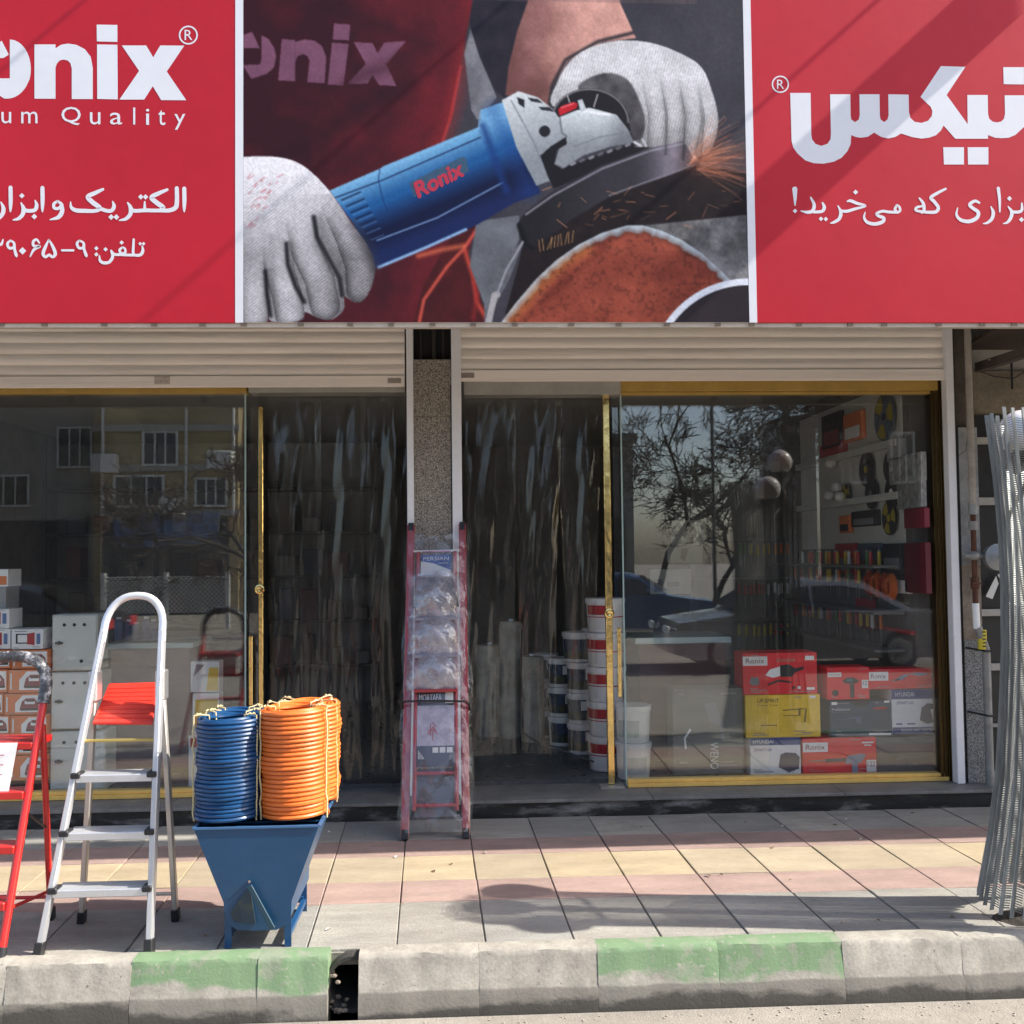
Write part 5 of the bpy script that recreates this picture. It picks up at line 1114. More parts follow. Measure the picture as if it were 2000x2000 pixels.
# enclosures
encl = M('light_grey_enclosure', (.62, .63, .58), .45, var=.05); holem = M('hole_black', (.012, .012, .012), .6)
for i, (u0, v0, u1, v1, hs, lab) in enumerate([(100, 1200, 190, 1311, [(.28, .82), (.50, .82), (.72, .82)], 'grey metal cabinet, topmost of the stack of three'), (98, 1313, 196, 1426, [(.25, .82), (.47, .82), (.69, .82)], 'grey metal cabinet, middle one of the stack'), (96, 1428, 206, 1545, [(.26, .82), (.48, .82)], 'grey metal cabinet, lowest of the stack of three')]):
    Y = .46; a = aY(u0, v1, Y); b = aY(u1, v0, Y); z0, z1 = a.z, b.z
    t = thing('metal_cabinet', ((a.x+b.x)/2, Y+.1, z0), lab, 'cabinet', 'grey metal cabinets stacked in the window')
    g = G(); g.box(a.x, b.x, Y+.012, Y+.21, z0+.001, z1); ob('case', g, encl, t, bevel=.003)
    g = G(); g.box(a.x+.006, b.x-.006, Y, Y+.011, z0+.008, z1-.006); d = ob('door', g, encl, t, bevel=.004)
    for s, f in hs+[(.66, .17)]:
        g = G(); g.lathe([(.0005, -.002), (.011, -.002), (.011, 0)], (a.x+(b.x-a.x)*s, Y-.0005, z0+(z1-z0)*f), 14, 'y'); ob('hole', g, holem, d)
    g = G(); cx_, cz_ = a.x+(b.x-a.x)*.17, z0+(z1-z0)*.5; g.box(cx_-.022, cx_+.024, Y-.014, Y-.002, cz_-.007, cz_+.007); g.lathe([(.001, -.016), (.011, -.016), (.013, 0)], (cx_, Y-.001, cz_), 12, 'y'); ob('latch', g, M('latch_black', (.05, .05, .05), .4), d)
# counters with glass tops
ctop = M('counter_glass_top', (.62, .74, .72), .15, var=.03); cfr = M('counter_maroon', (.10, .018, .024), .4, var=.12); cpk = M('counter_pinkish', (.30, .20, .20), .5, var=.1)
def counter(u0, v0, u1, v1, Y, fm, lab):
    a, b = aY(u0, v1, Y), aY(u1, v0, Y); t = thing('shop_counter', ((a.x+b.x)/2, Y+.25, .1), lab, 'counter')
    g = G(); g.box(a.x, b.x, Y-.02, Y+.55, a.z, b.z); ob('top', g, ctop, t, bevel=.004)
    g = G(); g.box(a.x+.03, b.x-.03, Y+.01, Y+.03, .11, a.z-.002); ob('front_panel', g, fm, t)
    for x in (a.x+.03, b.x-.05): g = G(); g.box(x, x+.02, Y+.032, Y+.5, .11, a.z-.002); ob('side_panel', g, fm, t)
    return t
counter(208, 1255, 378, 1268, 1.15, cpk, 'glass topped counter with dull pink front near the grey cabinets'); counter(1240, 1243, 1427, 1258, 1.0, cfr, 'glass topped counter with maroon front near the tool boxes')
# bags and jars at the right of the first window
t = pbox('printed_bag', 372, 1292, 428, 1352, .62, .12, c_white, 'white and yellow bag lying on the yellow printed bag', 'bag', None, [('p', [(.55, .05), (.97, .05), (.97, .8), (.65, .8)], c_yel), ('p', [(.1, .5), (.5, .9), (.2, .92)], ink_g)]); pbox('printed_bag', 376, 1354, 428, 1436, .62, .12, c_white, 'white bag with a yellow panel under the other bag', 'bag', None, [('r', .1, .12, .95, .85, c_yel)])
pbox('supply_carton', 368, 1437, 436, 1548, .60, .2, c_white, 'plain white carton standing under the printed bags', 'box', None, [('r', .05, .80, .5, .97, ink_r)])
def jar(x, y, z, r, h, m, lab, grp, lidm):
    t = thing('jar', (x, y, z), lab, 'jar', grp); g = G(); g.lathe([(.001, 0), (r, 0), (r, h*.8), (r*.6, h*.9), (r*.45, h*.92)], (x, y, z), 14); ob('body', g, m, t, smooth=True); g = G(); g.lathe([(r*.5, h*.9), (r*.5, h), (.001, h)], (x, y, z), 12); ob('cap', g, lidm, t)
ct = aY(208, 1255, 1.15).z
for k in range(5): p_ = aY(232+k*17, 1250, 1.3); jar(p_.x, 1.3+.03*(k % 2), ct+.001, .035, .17-.02*(k % 3), M('blue_jar', (.02, .05, .16), .25), 'blue bottle with white cap on the dull pink counter', 'blue bottles on the counter', ink_w)

# boxes in the tool window
def r_logo(s0, f0, s1, f1): return [('r', s0, f0, s1, f1, ink_w), ('t', s0+(s1-s0)*.12, f0+(f1-f0)*.25, s1-(s1-s0)*.12, f1-(f1-f0)*.2, 'Ronix', ink_mach)]
YB = .40
pbox('tool_box', 1466, 1441, 1563, 1513, YB, .2, c_white, 'white and blue welding machine box at the foot of the yellow box', 'box', None, [('r', 0, .80, 1, 1, ink_b), ('t', .06, .85, .46, .95, 'HYUNDAI', ink_w), ('t', .08, .64, .42, .72, 'SMART160', ink_b), ('p', [(.56, .2), (.60, .54), (.70, .60), (.90, .58), (.98, .46), (.96, .16), (.76, .06)], M('ink_slate', (.05, .06, .10), .5)), ('t', .08, .06, .45, .11, 'INVERTER', ink_b)])
pbox('tool_box', 1569, 1441, 1711, 1512, YB+.004, .2, c_red, 'red hammer drill box resting on the gold sill', 'box', None, r_logo(.0, .62, .34, .88)+[('p', [(.08, .36), (.3, .37), (.3, .41), (.08, .385)], ink_g), ('p', [(.3, .33), (.58, .35), (.58, .44), (.3, .43)], M('ink_slate', (.05, .06, .10), .5)), ('p', [(.57, .28), (.78, .30), (.86, .52), (.80, .56), (.60, .50)], M('ink_steel', (.20, .24, .34), .5)), ('p', [(.66, .02), (.74, .02), (.74, .3), (.66, .3)], M('ink_steel', (.20, .24, .34), .5)), ('r', .86, .05, .99, .38, ink_w), ('t', .875, .2, .975, .34, '122', ink_mach), ('r', .8, .84, .96, .88, ink_w), ('r', .83, .77, .93, .80, ink_w)])
pbox('tool_box', 1457, 1357, 1601, 1440, YB+.002, .22, c_yel, 'yellow tool box with thin black print between red and white boxes', 'box', None, [('t', .16, .82, .45, .91, 'UP-SPIRIT', ink_k), ('t', .16, .74, .44, .78, 'Power Tools', M('ink_brown', (.2, .12, .03), .6)), ('p', [(.5, .62), (.80, .66), (.80, .68), (.5, .645)], M('ink_brown', (.2, .12, .03), .6)), ('p', [(.5, .50), (.72, .50), (.72, .515), (.5, .515)], M('ink_brown', (.2, .12, .03), .6)), ('p', [(.71, .50), (.735, .50), (.735, .66), (.71, .66)], M('ink_brown', (.2, .12, .03), .6)), ('p', [(.78, .34), (.80, .34), (.82, .66), (.80, .66)], M('ink_brown', (.2, .12, .03), .6)), ('r', .2, .28, .42, .30, M('ink_brown', (.2, .12, .03), .6)), ('r', .86, .91, .94, .97, ink_w)])
pbox('tool_box', 1452, 1275, 1595, 1356, YB+.006, .22, c_red, 'red drill box on top of the yellow box', 'box', None, r_logo(.0, .70, .33, .92)+[('p', [(.30, .46), (.36, .60), (.52, .68), (.54, .46), (.40, .40)], ink_w), ('p', [(.50, .42), (.50, .70), (.62, .72), (.70, .62), (.82, .66), (.82, .60), (.70, .52), (.66, .42)], ink_k), ('p', [(.32, .20), (.48, .30), (.66, .26), (.64, .31), (.48, .36), (.34, .27)], M('ink_dark', (.08, .03, .03), .5)), ('p', [(.08, .28), (.12, .22), (.20, .22), (.22, .30), (.20, .42), (.11, .42)], ink_g), ('r', .45, .78, .70, .86, M('ink_salmon', (.5, .12, .09), .5)), ('r', .84, .82, .96, .92, ink_w), ('r', .66, .12, .70, .19, ink_k), ('r', .73, .12, .77, .19, ink_w), ('r', .85, .10, .96, .16, ink_w)])
pbox('tool_box', 1622, 1369, 1741, 1438, YB+.01, .2, c_navy, 'dark blue tool box with a hand hole in its top edge', 'box', None, [('p', [(.34, 1), (.38, .88), (.46, .84), (.54, .84), (.62, .90), (.64, 1)], ink_k), ('r', .03, .90, .12, .98, ink_w), ('r', .88, .94, .97, 1.0, ink_w), ('t', .04, .74, .32, .80, 'Professional', ink_w), ('t', .04, .66, .30, .70, 'Rotary Hammer', ink_g), ('r', .70, .75, .92, .82, ink_r), ('p', [(.08, .48), (.4, .50), (.44, .36), (.5, .36), (.5, .56), (.4, .56)], M('ink_steelblue', (.07, .12, .20), .5)), ('r', .62, .03, .98, .08, ink_w)])
pbox('tool_box', 1743, 1346, 1837, 1433, YB+.008, .2, c_white, 'white and blue welding machine box under the long red box', 'box', None, [('r', 0, .78, 1, 1, ink_b), ('t', .08, .84, .46, .94, 'HYUNDAI', ink_w), ('t', .10, .66, .44, .73, 'SMART160', ink_b), ('p', [(.56, .3), (.60, .58), (.72, .68), (.92, .66), (.99, .48), (.94, .26), (.70, .22)], M('ink_slate', (.05, .06, .10), .5)), ('p', [(.84, .24), (.92, .24), (.82, .56), (.78, .54)], ink_w), ('r', 0, 0, 1, .15, ink_b), ('t', .18, .05, .88, .11, 'DESIGN AND CONTROL', ink_w), ('r', .08, .21, .2, .24, ink_b), ('r', .3, .21, .46, .24, ink_b)])
pbox('tool_box', 1616, 1303, 1697, 1366, YB-.01, .18, c_red, 'red cordless drill box with a notched top', 'box', None, [('r', .02, .70, .34, .84, ink_w), ('t', .05, .73, .31, .81, 'RONIX', ink_mach), ('p', [(.36, .58), (.48, .68), (.62, .68), (.76, .58), (.70, .50), (.64, .50), (.64, .05), (.54, .05), (.54, .48), (.42, .5)], ink_k), ('r', .46, .56, .60, .64, M('ink_teal', (.06, .16, .2), .5)), ('r', .82, .34, .97, .60, ink_w), ('t', .85, .44, .94, .56, '12', ink_mach), ('p', [(.12, .14), (.2, .1), (.27, .16), (.26, .28), (.16, .30), (.11, .24)], ink_k)])
for (u0, u1, lab) in ((1615, 1640, 'short red flap'), (1671, 1696, 'short red flap')):
    pass
pbox('tool_box', 1697, 1306, 1838, 1345, YB-.004, .16, c_red, 'long flat red grinder box on the white and dark blue boxes', 'box', None, r_logo(.0, .42, .27, .86)+[('p', [(.30, .36), (.46, .44), (.56, .72), (.70, .62), (.80, .70), (.82, .76), (.66, .80), (.48, .70), (.34, .44)], M('ink_steel', (.20, .24, .34), .5)), ('p', [(.34, .40), (.42, .42), (.44, .5), (.38, .48)], ink_k), ('r', .86, .66, .96, .72, ink_w), ('p', [(.88, .2), (.96, .2), (.99, .26), (.9, .28)], ink_w)])
pbox('carton', 1713, 1439, 1838, 1512, YB+.015, .2, M('smoke_carton', (.11, .11, .105), .5, var=.12), 'dull dark carton under the white and dark blue boxes', 'box', None, [('t', .3, .22, .62, .30, 'MAX 2000', ink_g), ('r', .30, .40, .42, .44, ink_g)])
pbox('carton', 1316, 1345, 1450, 1512, YB+.03, .2, M('olive_carton', (.16, .16, .14), .5, var=.1), 'grey green carton with white outline drawing and sideways lettering', 'box', None, [('tv', .52, .06, .64, .37, 'WENO', ink_w), ('tv', .86, .52, .91, .86, 'OXXXXXO'.replace('X', 'I'), ink_g), ('p', [(.16, .30), (.19, .30), (.18, .42), (.26, .52), (.24, .54), (.15, .43)], ink_w), ('p', [(.45, .82), (.60, .84), (.72, .58), (.74, .38), (.70, .38), (.66, .56), (.52, .62)], ink_g)])

# ---- buckets
bwhite = M('bucket_white', (.75, .74, .72), .4, var=.05); lab_r = M('label_red', (.40, .02, .03), .45); lab_b = M('label_bluegreen', (.04, .06, .10), .5, var=.5, vs_=30); lab_o = M('label_olive', (.07, .075, .03), .5, var=.4, vs_=30)
def bucket_proto(name, r, h, bands, lab, grp):
    t = thing(name, (0, 0, 0), lab, 'bucket', grp)
    g = G(); g.lathe([(.001, 0), (r*.88, 0), (r*.90, .004), (r*.99, h*.86), (r*.99, h*.87)], (0, 0, 0), 22); ob('pail', g, bwhite, t, smooth=True)
    g = G(); g.lathe([(r*.99, h*.84), (r*1.05, h*.85), (r*1.05, h*.985), (r*1.02, h), (.001, h)], (0, 0, 0), 22); ob('lid', g, bwhite, t, smooth=True)
    for z0, z1, m, a0, a1 in bands:
        g = G(); n = 16; V = []
        for i in range(n+1):
            a = math.radians(a0+(a1-a0)*i/n)
            for z in (z0, z1): rr_ = r*(.90+.09*z/.86)+.0015; V.append((rr_*math.cos(a), rr_*math.sin(a), z*h))
        g.add(V, [(2*i, 2*i+2, 2*i+3, 2*i+1) for i in range(n)]); ob('label_band', g, m, t, fix=False)
    return t
def place_stack(proto, px, Y, zlist, labels, first):
    x = aY(px, 1400, Y).x
    for z, lb in zip(zlist, labels):
        if first[0]: proto.location = (x, Y, z); proto['label'] = lb; first[0] = False
        else: dup(proto, (x, Y, z), lb, rz=random.uniform(-.5, .3))
tub = bucket_proto('paint_tub', .108, .225, [(.12, .80, lab_b, 190, 350), (.12, .40, lab_o, 191, 349), (.45, .75, bwhite, 285, 310)], 'x', 'small paint tubs stacked by the doorway')
f1 = [True]
for ci, (px_t, Yt, n0) in enumerate(((1066, 2.15, 3), (1098, 1.8, 3), (1136, 1.45, 3), (1166, 1.78, 4))):
    place_stack(tub, px_t, Yt, [.105+.228*k for k in range(n0)], ['small paint tub with dark label, %s of the %s stack along the doorway row' % (['lowest', 'second', 'third', 'fourth'][k], ['back', 'middle', 'front', 'tall'][ci]) for k in range(n0)], f1)
bigt = bucket_proto('paint_tub', .12, .22, [(.1, .78, lab_b, 190, 350), (.1, .36, lab_o, 191, 349)], 'wide paint tub standing on top of the small tubs', 'small paint tubs stacked by the doorway')
bigt.location = (aY(1130, 1300, 1.5).x, 1.5, .105+.228*3)
big = bucket_proto('paint_bucket', .135, .235, [(.52, .80, lab_r, 200, 290), (.10, .44, M('label_white', (.66, .65, .63), .5), 215, 300), (.44, .47, lab_r, 190, 350)], 'x', 'tall stack of white buckets behind the gold stile')
place_stack(big, 1185, .86, [.105+.238*k for k in range(5)], ['white bucket with red label, %s of the tall stack behind the gold stile' % w for w in ('lowest', 'second', 'middle', 'fourth', 'topmost')], [True])
pale = bucket_proto('plain_bucket', .118, .24, [(.15, .62, M('label_grey', (.42, .45, .45), .5), 230, 310)], 'x', 'plain white buckets behind the glass')
place_stack(pale, 1236, .56, [.105, .348], ['plain white bucket, lower of the two behind the glass door', 'plain white bucket, upper of the two behind the glass door'], [True])
# rolls and sacks in the doorway
sackm = M('printed_sack', (.40, .37, .31), .7, var=.25, vs_=9, dirt=.6, dcol=(.30, .19, .05), ds=7)
for k, (px_t, Yt, h, r, lab) in enumerate(((958, 2.3, .75, .12, 'stained white and ochre roll, first from the pillar'), (1000, 2.2, .95, .10, 'tall stained roll between two shorter rolls'), (1040, 2.0, .68, .10, 'stained white roll next to the small paint tubs'))):
    x = aY(px_t, 1400, Yt).x; t = thing('plastic_roll', (x, Yt, .1), lab, 'roll', 'stained rolls in the doorway'); g = G()
    g.lathe([(.001, 0), (r*.9, 0), (r, .05), (r*.97, h*.5), (r, h*.96), (r*.9, h), (.02, h)], (x, Yt, .1), 18); ob('roll', g, sackm, t, smooth=True)
    g = G(); g.lathe([(.02, h), (.02, h+.02), (.012, h+.02)], (x, Yt, .1), 10); ob('core', g, c_white, t)
p0 = aY(1022, 1000, .52); g = G(); g.tube([aY(1020, 1230, .52), aY(1018, 1330, .52), aY(1022, 1432, .53), aY(1060, 1455, .6), aY(1110, 1470, .6), aY(1160, 1488, .55)], .007, 6)
tag(ob('cable', g, blackp, smooth=True), 'black cable drooping from the doorway to the buckets', 'cable')

# ---- shelves and racks deeper in the shop
shelf_m = M('shelf_board', (.16, .155, .145), .6, var=.1); wall_b = M('pale_peg_board', (.58, .58, .54), .7, var=.08)
XW = 3.045
def wallp(u, v, off=0): p_ = aX(u, v, XW-off); return p_
def rack_rect(u0, v0, u1, v1): a, b = wallp(u0, v0), wallp(u1, v1); return min(a.y, b.y), max(a.y, b.y), min(a.z, b.z), max(a.z, b.z)
t = thing('peg_board', (XW, 1.5, 1.6), 'pale display board on the side wall carrying cutting discs', 'board')
g = G(); y0, y1, z0, z1 = .62, 2.75, 1.62, 2.78; g.box(XW, XW+.012, y0, y1, z0, z1); ob('board', g, wall_b, t)
for z in (1.96, 2.33):
    g = G(); g.box(XW-.05, XW-.001, y0, y1, z, z+.05); ob('ledge', g, wall_b, t)
dk_disc = M('dark_disc', (.035, .038, .042), .4, var=.3, vs_=20); yl = M('disc_yellow', (.42, .33, .02), .45); dblue = M('dusty_blue', (.12, .14, .18), .5, var=.5, vs_=12)
def disc(u, v, r, m, lab, hub=None, sect=None, off=.02):
    c = wallp(u, v, off); t = thing('cutting_disc', c.to_tuple(), lab, 'disc', 'discs on the side wall')
    g = G(); g.lathe([(.02, 0), (r, 0), (r, .012), (.02, .012)], c-Vector((.012, 0, 0)), 30, 'x'); ob('plate', g, m, t)
    g = G(); g.lathe([(.001, -.003), (.028, -.003), (.028, 0)], c-Vector((.013, 0, 0)), 14, 'x'); ob('hub', g, hub or ink_k, t)
    if sect:
        g = G()
        for k in range(3):
            a0 = math.radians(k*120+20); P_ = [c+Vector((-.0135, math.cos(a0+x)*r*.35, math.sin(a0+x)*r*.35)) for x in (0, .35, .7, 1.0)]+[c+Vector((-.0135, math.cos(a0+x)*r*.92, math.sin(a0+x)*r*.92)) for x in (1.0, .7, .35, 0)]; g.add(P_, [list(range(8))])
        ob('sector', g, sect, t, fix=False)
disc(1729, 815, .17, dblue, 'big dusty blue disc with yellow mark at the top of the display board', None, yl)
disc(1694, 917, .13, dk_disc, 'dark disc with yellow centre between small parts and another dark disc', yl); disc(1741, 912, .115, dk_disc, 'dark disc beside the clear packets', None)
disc(1704, 964, .115, dk_disc, 'dark grey disc under the yellow centred disc', ink_g); disc(1744, 962, .115, dk_disc, 'plain black disc with a pale dot', ink_w)
disc(1739, 1012, .12, ink_k, 'black and yellow sector disc on the lowest ledge', yl, yl); disc(1655, 962, .085, ink_k, 'small black and yellow sector disc beside the white rolls', yl, yl)
def wallpack(u0, v0, u1, v1, m, lab, cat='packet', decal=None, grp=None, th=.04):
    y0, y1, z0, z1 = rack_rect(u0, v0, u1, v1); t = thing('hanging_packet', (XW-th, (y0+y1)/2, z0), lab, cat, grp)
    g = G(); g.box(XW-th, XW-.003, y0, y1, z0, z1); ob('packet', g, m, t, bevel=.004)
    if decal: g = G(); g.box(XW-th-.002, XW-th-.0005, y0+(y1-y0)*.1, y1-(y1-y0)*.1, z0+(z1-z0)*.1, z0+(z1-z0)*.5); ob('print', g, decal, t)
wallpack(1613, 815, 1652, 870, ink_k, 'black packet above the bright red packet', decal=ink_mach); wallpack(1610, 872, 1658, 892, ink_r, 'bright red packet under the black one')
wallpack(1656, 812, 1693, 856, kraft_o, 'orange and white packet beside the big blue disc', decal=ink_w); wallpack(1648, 1008, 1668, 1040, kraft_o, 'small orange packet on the lowest ledge', decal=ink_k)
wallpack(1672, 1000, 1722, 1026, ink_k, 'long black packet beside the black and yellow disc', decal=ink_g)
clearp = M('clear_packet', (.30, .30, .29), .2, var=.4, vs_=20)
wallpack(1746, 896, 1812, 938, clearp, 'clear crinkled packet beside a dark disc'); wallpack(1762, 945, 1812, 990, clearp, 'clear crinkled packet under the other clear packet'); wallpack(1742, 862, 1770, 896, M('grey_packet', (.38, .37, .35), .5), 'plain pale grey packet above the clear packets')
for k, (u, v) in enumerate(((1620, 968), (1634, 952), (1640, 970), (1622, 905))):
    c = wallp(u, v, .06); g = G(); g.ball(c, .045, 12, 8, (1, 1, .9)); tag(ob('twine_ball', g, bwhite, smooth=True), 'white twine ball on the ledge of the display board', 'twine', 'white twine balls')
wallpack(1776, 995, 1818, 1030, M('dull_red_pack', (.20, .02, .035), .5), 'dull red packet at the near end of the wall'); wallpack(1640, 1062, 1680, 1120, ink_r, 'red tool packet hanging below the orange packet', decal=ink_g); wallpack(1684, 1062, 1728, 1125, M('denim_pack', (.04, .07, .11), .6, var=.4, vs_=20), 'blue and brown tool belt hanging by the red packet', decal=M('leather', (.10, .06, .035), .6)); wallpack(1734, 1062, 1772, 1118, ink_k, 'black tool packet hanging next to the tool belt', decal=ink_g); wallpack(1776, 1060, 1822, 1160, M('maroon_pack', (.12, .012, .022), .5), 'maroon display card at the near end of the wall'); wallpack(1752, 1132, 1784, 1160, bwhite, 'small white box behind the orange cord coils')
for k in range(4):
    c = wallp(1700+k*14, 1140+k*2, .08); t = thing('cord_coil', c.to_tuple(), 'orange cord coil hanging in the row below the tool belt', 'cord', 'orange cord coils'); g = G()
    for j in range(3): g.tube([(c.x-.012*j, c.y+(.07-.012*j)*math.cos(a), c.z+(.085-.012*j)*math.sin(a)) for a in np.linspace(0, 2*math.pi, 20)[:-1]], .011, 6, closed=True)
    ob('loops', g, M('orange_cord', (.55, .12, .02), .5) if k % 2 else M('red_cord', (.40, .05, .02), .5), t, smooth=True)
wallpack(1680, 1166, 1712, 1200, ink_r, 'red packet standing under the orange cord coils'); wallpack(1682, 1204, 1716, 1232, M('dull_red_pack', (.20, .02, .035), .5), 'dull red box in the lowest row of the side wall'); wallpack(1730, 1222, 1790, 1240, ink_r, 'flat red case in the lowest row of the side wall')
for z, nm in ((1.50, 'upper'), (1.18, 'middle'), (.92, 'lower')):
    g = G(); g.box(XW-.22, XW-.001, .64, 2.9, z-.02, z); tag(ob('wall_shelf', g, shelf_m), '%s narrow shelf along the side wall below the disc board' % nm, 'shelf')
# free standing rack in the depth of the shop with hanging hand tools
YR = 3.3
t = thing('tool_rack', (2.2, YR+.1, .1), 'tall grey tool rack at the back full of hanging hand tools', 'rack')
xa, xb = aY(1432, 1200, YR).x, aY(1640, 1200, YR).x
g = G(); g.box(xa-.4, xb, YR+.08, YR+.1, .12, 2.55); ob('back_panel', g, M('rack_panel', (.13, .13, .125), .6, var=.15), t)
for v in (1052, 1128, 1208, 1290):
    z = aY(1530, v, YR).z; g = G(); g.box(xa-.4, xb, YR-.12, YR+.079, z-.012, z); ob('shelf', g, shelf_m, t)
for x in (xa-.4, xb-.03): g = G(); g.box(x, x+.03, YR-.121, YR-.09, .1, 2.55); ob('upright', g, shelf_m, t)
tool_cols = [M('tool_yellow', (.70, .50, .04), .5), M('tool_green', (.10, .28, .06), .5), M('tool_red', (.60, .03, .04), .5), M('tool_orange', (.75, .2, .03), .5), M('tool_white', (.75, .75, .75), .4)]
def tool_proto(m, lab):
    t = thing('hand_tool', (0, 0, 0), lab, 'tool', 'hand tools hanging on the racks'); g = G(); g.tube([(0, 0, 0), (0, 0, -.10)], .013, 7); ob('handle', g, m, t, smooth=True)
    g = G(); g.tube([(0, 0, -.10), (0, 0, -.22)], .005, 6); g.ball((0, 0, -.002), .014, 7, 4); ob('blade', g, M('tool_steel', (.4, .4, .4), .35, .8), t, smooth=True); return t
nm = ['yellow', 'green', 'red', 'orange', 'white']; tp = [tool_proto(tool_cols[k], '%s handled hand tool hanging on the rack' % nm[k]) for k in range(5)]; fst = [True]*5
for v, seqs in ((1060, (1, 0, 0, 3, 3, 0, 2, 2)), (1136, (2, 2, 2, 4, 4, 4, 0, 0, 0, 0)), (1216, (0, 0, 0, 2, 0, 0, 4, 0))):
    z = aY(1530, v, YR).z; n = len(seqs)*2
    for i in range(n):
        k = seqs[i//2]; loc = (xa+.04+(xb-xa-.1)*i/n+random.uniform(-.01, .01), YR-.10+random.uniform(-.03, .03), z-random.uniform(0, .02))
        if fst[k]: tp[k].location = loc; fst[k] = False
        else: dup(tp[k], loc)
for zi, (z, n) in enumerate(((1.60, 16), (1.46, 18), (1.14, 18))):
    for i in range(n):
        k = (0, 0, 3, 2, 2, 4, 1, 3, 0, 2)[(i*3+zi) % 10]; dup(tp[k], (XW-.05-.02*(i % 2), .95+i*.105+random.uniform(-.02, .02), z), '%s handled hand tool hanging along the side wall' % nm[k], 'hand tools along the side wall')
# large posters/cartons pinned further left in the tool window
pbox('price_board', 1312, 1016, 1376, 1066, 2.3, .02, M('pale_card', (.50, .50, .46), .7, var=.1), 'pale card with two dark figures pinned above the maroon counter', 'card', None, [('p', [(.5, .95), (.42, .7), (.48, .1), (.66, .1), (.68, .7)], ink_k)])
pbox('price_board', 1304, 1067, 1372, 1100, 2.31, .02, M('pale_card', (.50, .50, .46), .7, var=.1), 'pale card with one dark figure below the other card', 'card', None, [('p', [(.40, .9), (.36, .3), (.5, .1), (.6, .9)], ink_k)])
pbox('price_board', 1270, 1112, 1350, 1160, 2.32, .02, M('pale_card', (.50, .50, .46), .7, var=.1), 'wide pale card with scattered print behind the maroon counter', 'card', None, [('r', .1, .1, .3, .6, ink_g), ('r', .4, .3, .7, .5, ink_g)])
# back shelves in the first window
t = thing('back_shelving', (-2.2, 4.2, .1), 'dark shelving deep behind the window with the grey cabinets', 'shelving')
g = G(); g.box(-4.2, -.9, 4.5, 4.52, .1, 2.8); ob('back_panel', g, M('rack_panel', (.13, .13, .125), .6, var=.15), t)
shelf_d = M('dark_shelf', (.045, .042, .04), .7)
for z in (.5, .95, 1.4, 1.85, 2.3): g = G(); g.box(-4.2, -.9, 4.15, 4.499, z-.015, z+.015); ob('shelf', g, shelf_d, t)
for x in (-4.2, -3.1, -2.0, -.93): g = G(); g.box(x, x+.03, 4.12, 4.149, .1, 2.8); ob('upright', g, shelf_d, t)
sc_ = [M('stock_%d' % i, c, .6, var=.15) for i, c in enumerate([(.13, .11, .09), (.07, .06, .05), (.12, .03, .03), (.04, .05, .08), (.16, .15, .14)])]
for i in range(46):
    z = (.5, .95, 1.4, 1.85)[i % 4]+.016; x = -4.0+(i//4)*.26+random.uniform(0, .05); w, h = random.uniform(.12, .2), random.uniform(.12, .32)
    g = G(); g.box(x, x+w, 4.2, 4.4, z, z+h); tag(ob('stock_carton', g, sc_[i % 5], bevel=.004), 'dim stock carton on the dark back shelving', 'box', 'stock cartons on the back shelving')
# ================================================================== NEIGHBOUR, PIPES, STREET OPPOSITE
nb = thing('neighbour_shop', (6, .5, 0), 'dim neighbouring shop front with pale ledges and brown canopy', 'building')
dkw = M('dark_shopfront', (.028, .028, .028), .35, var=.2, vs_=3, bump=.1)
XN = prr+.002
g = G(); g.box(XN, 14, .46, .6, 0, 2.52); ob('dark_front', g, dkw, nb)
pale_l = M('pale_ledge', (.42, .40, .36), .7, var=.15)
for v, h in ((861, .045), (979, .05), (1196, .045), (1302, .045), (1416, .02), (1512, .04)):
    z = aY(1950, v, .44).z; g = G(); g.box(XN+.01, 14, .42, .459, z-h/2, z+h/2); ob('ledge', g, pale_l, nb)
tanm = M('tan_beam', (.22, .185, .135), .9, var=.3, vs_=6, bump=.6, bs=30)
g = G(); g.box(XN, 14, .36, .6, 2.521, 2.80); ob('beam', g, tanm, nb)
g = G(); g.box(XN, 14, .40, .6, 2.801, 7.5); ob('upper_wall', g, plaster, nb)
brown = M('brown_canopy', (.065, .045, .035), .8, var=.3, vs_=4, bump=.4)
g = G()
for k in range(5): y0 = .39-k*.29; g.prismv([(XN, y0, 2.95+.02*k), (14, y0, 2.95+.02*k), (14, y0-.285, 2.97+.02*k), (XN, y0-.285, 2.97+.02*k)], (0, 0, .02))
ob('canopy_boards', g, brown, nb)
g = G(); g.bar((XN+.1, .34, 2.82), (XN+.5, -1.0, 2.92), .06, .06); g.bar((XN+.9, .34, 2.82), (XN+.9, -1.0, 2.92), .06, .08); ob('canopy_strut', g, steel, nb)
g = G(); g.prismv([aY(1930, 702, .2), aY(1985, 688, .2), aY(1982, 697, .2), aY(1940, 706, .2)], (0, .01, 0)); ob('torn_sheet', g, pale_l, nb)
g = G(); g.tube([aY(1905, 722, .33), aY(1940, 735, .33), aY(1978, 740, .33), aY(2010, 720, .33)], .004, 5); g.tube([aY(1975, 700, .32), aY(1977, 760, .32)], .008, 5); ob('loose_wire', g, blackp, nb)
g = G(); P_ = [(1925, 1165), (1945, 1125), (1950, 1140), (1938, 1170)]; g.prismv([aY(u, v, .41) for u, v in P_], (0, -.003, 0)); g.prismv([aY(u, v, .405) for u, v in [(1948, 1122), (1956, 1120), (1975, 1158), (1968, 1160)]], (0, -.003, 0)); ob('white_mark', g, ink_w, nb)
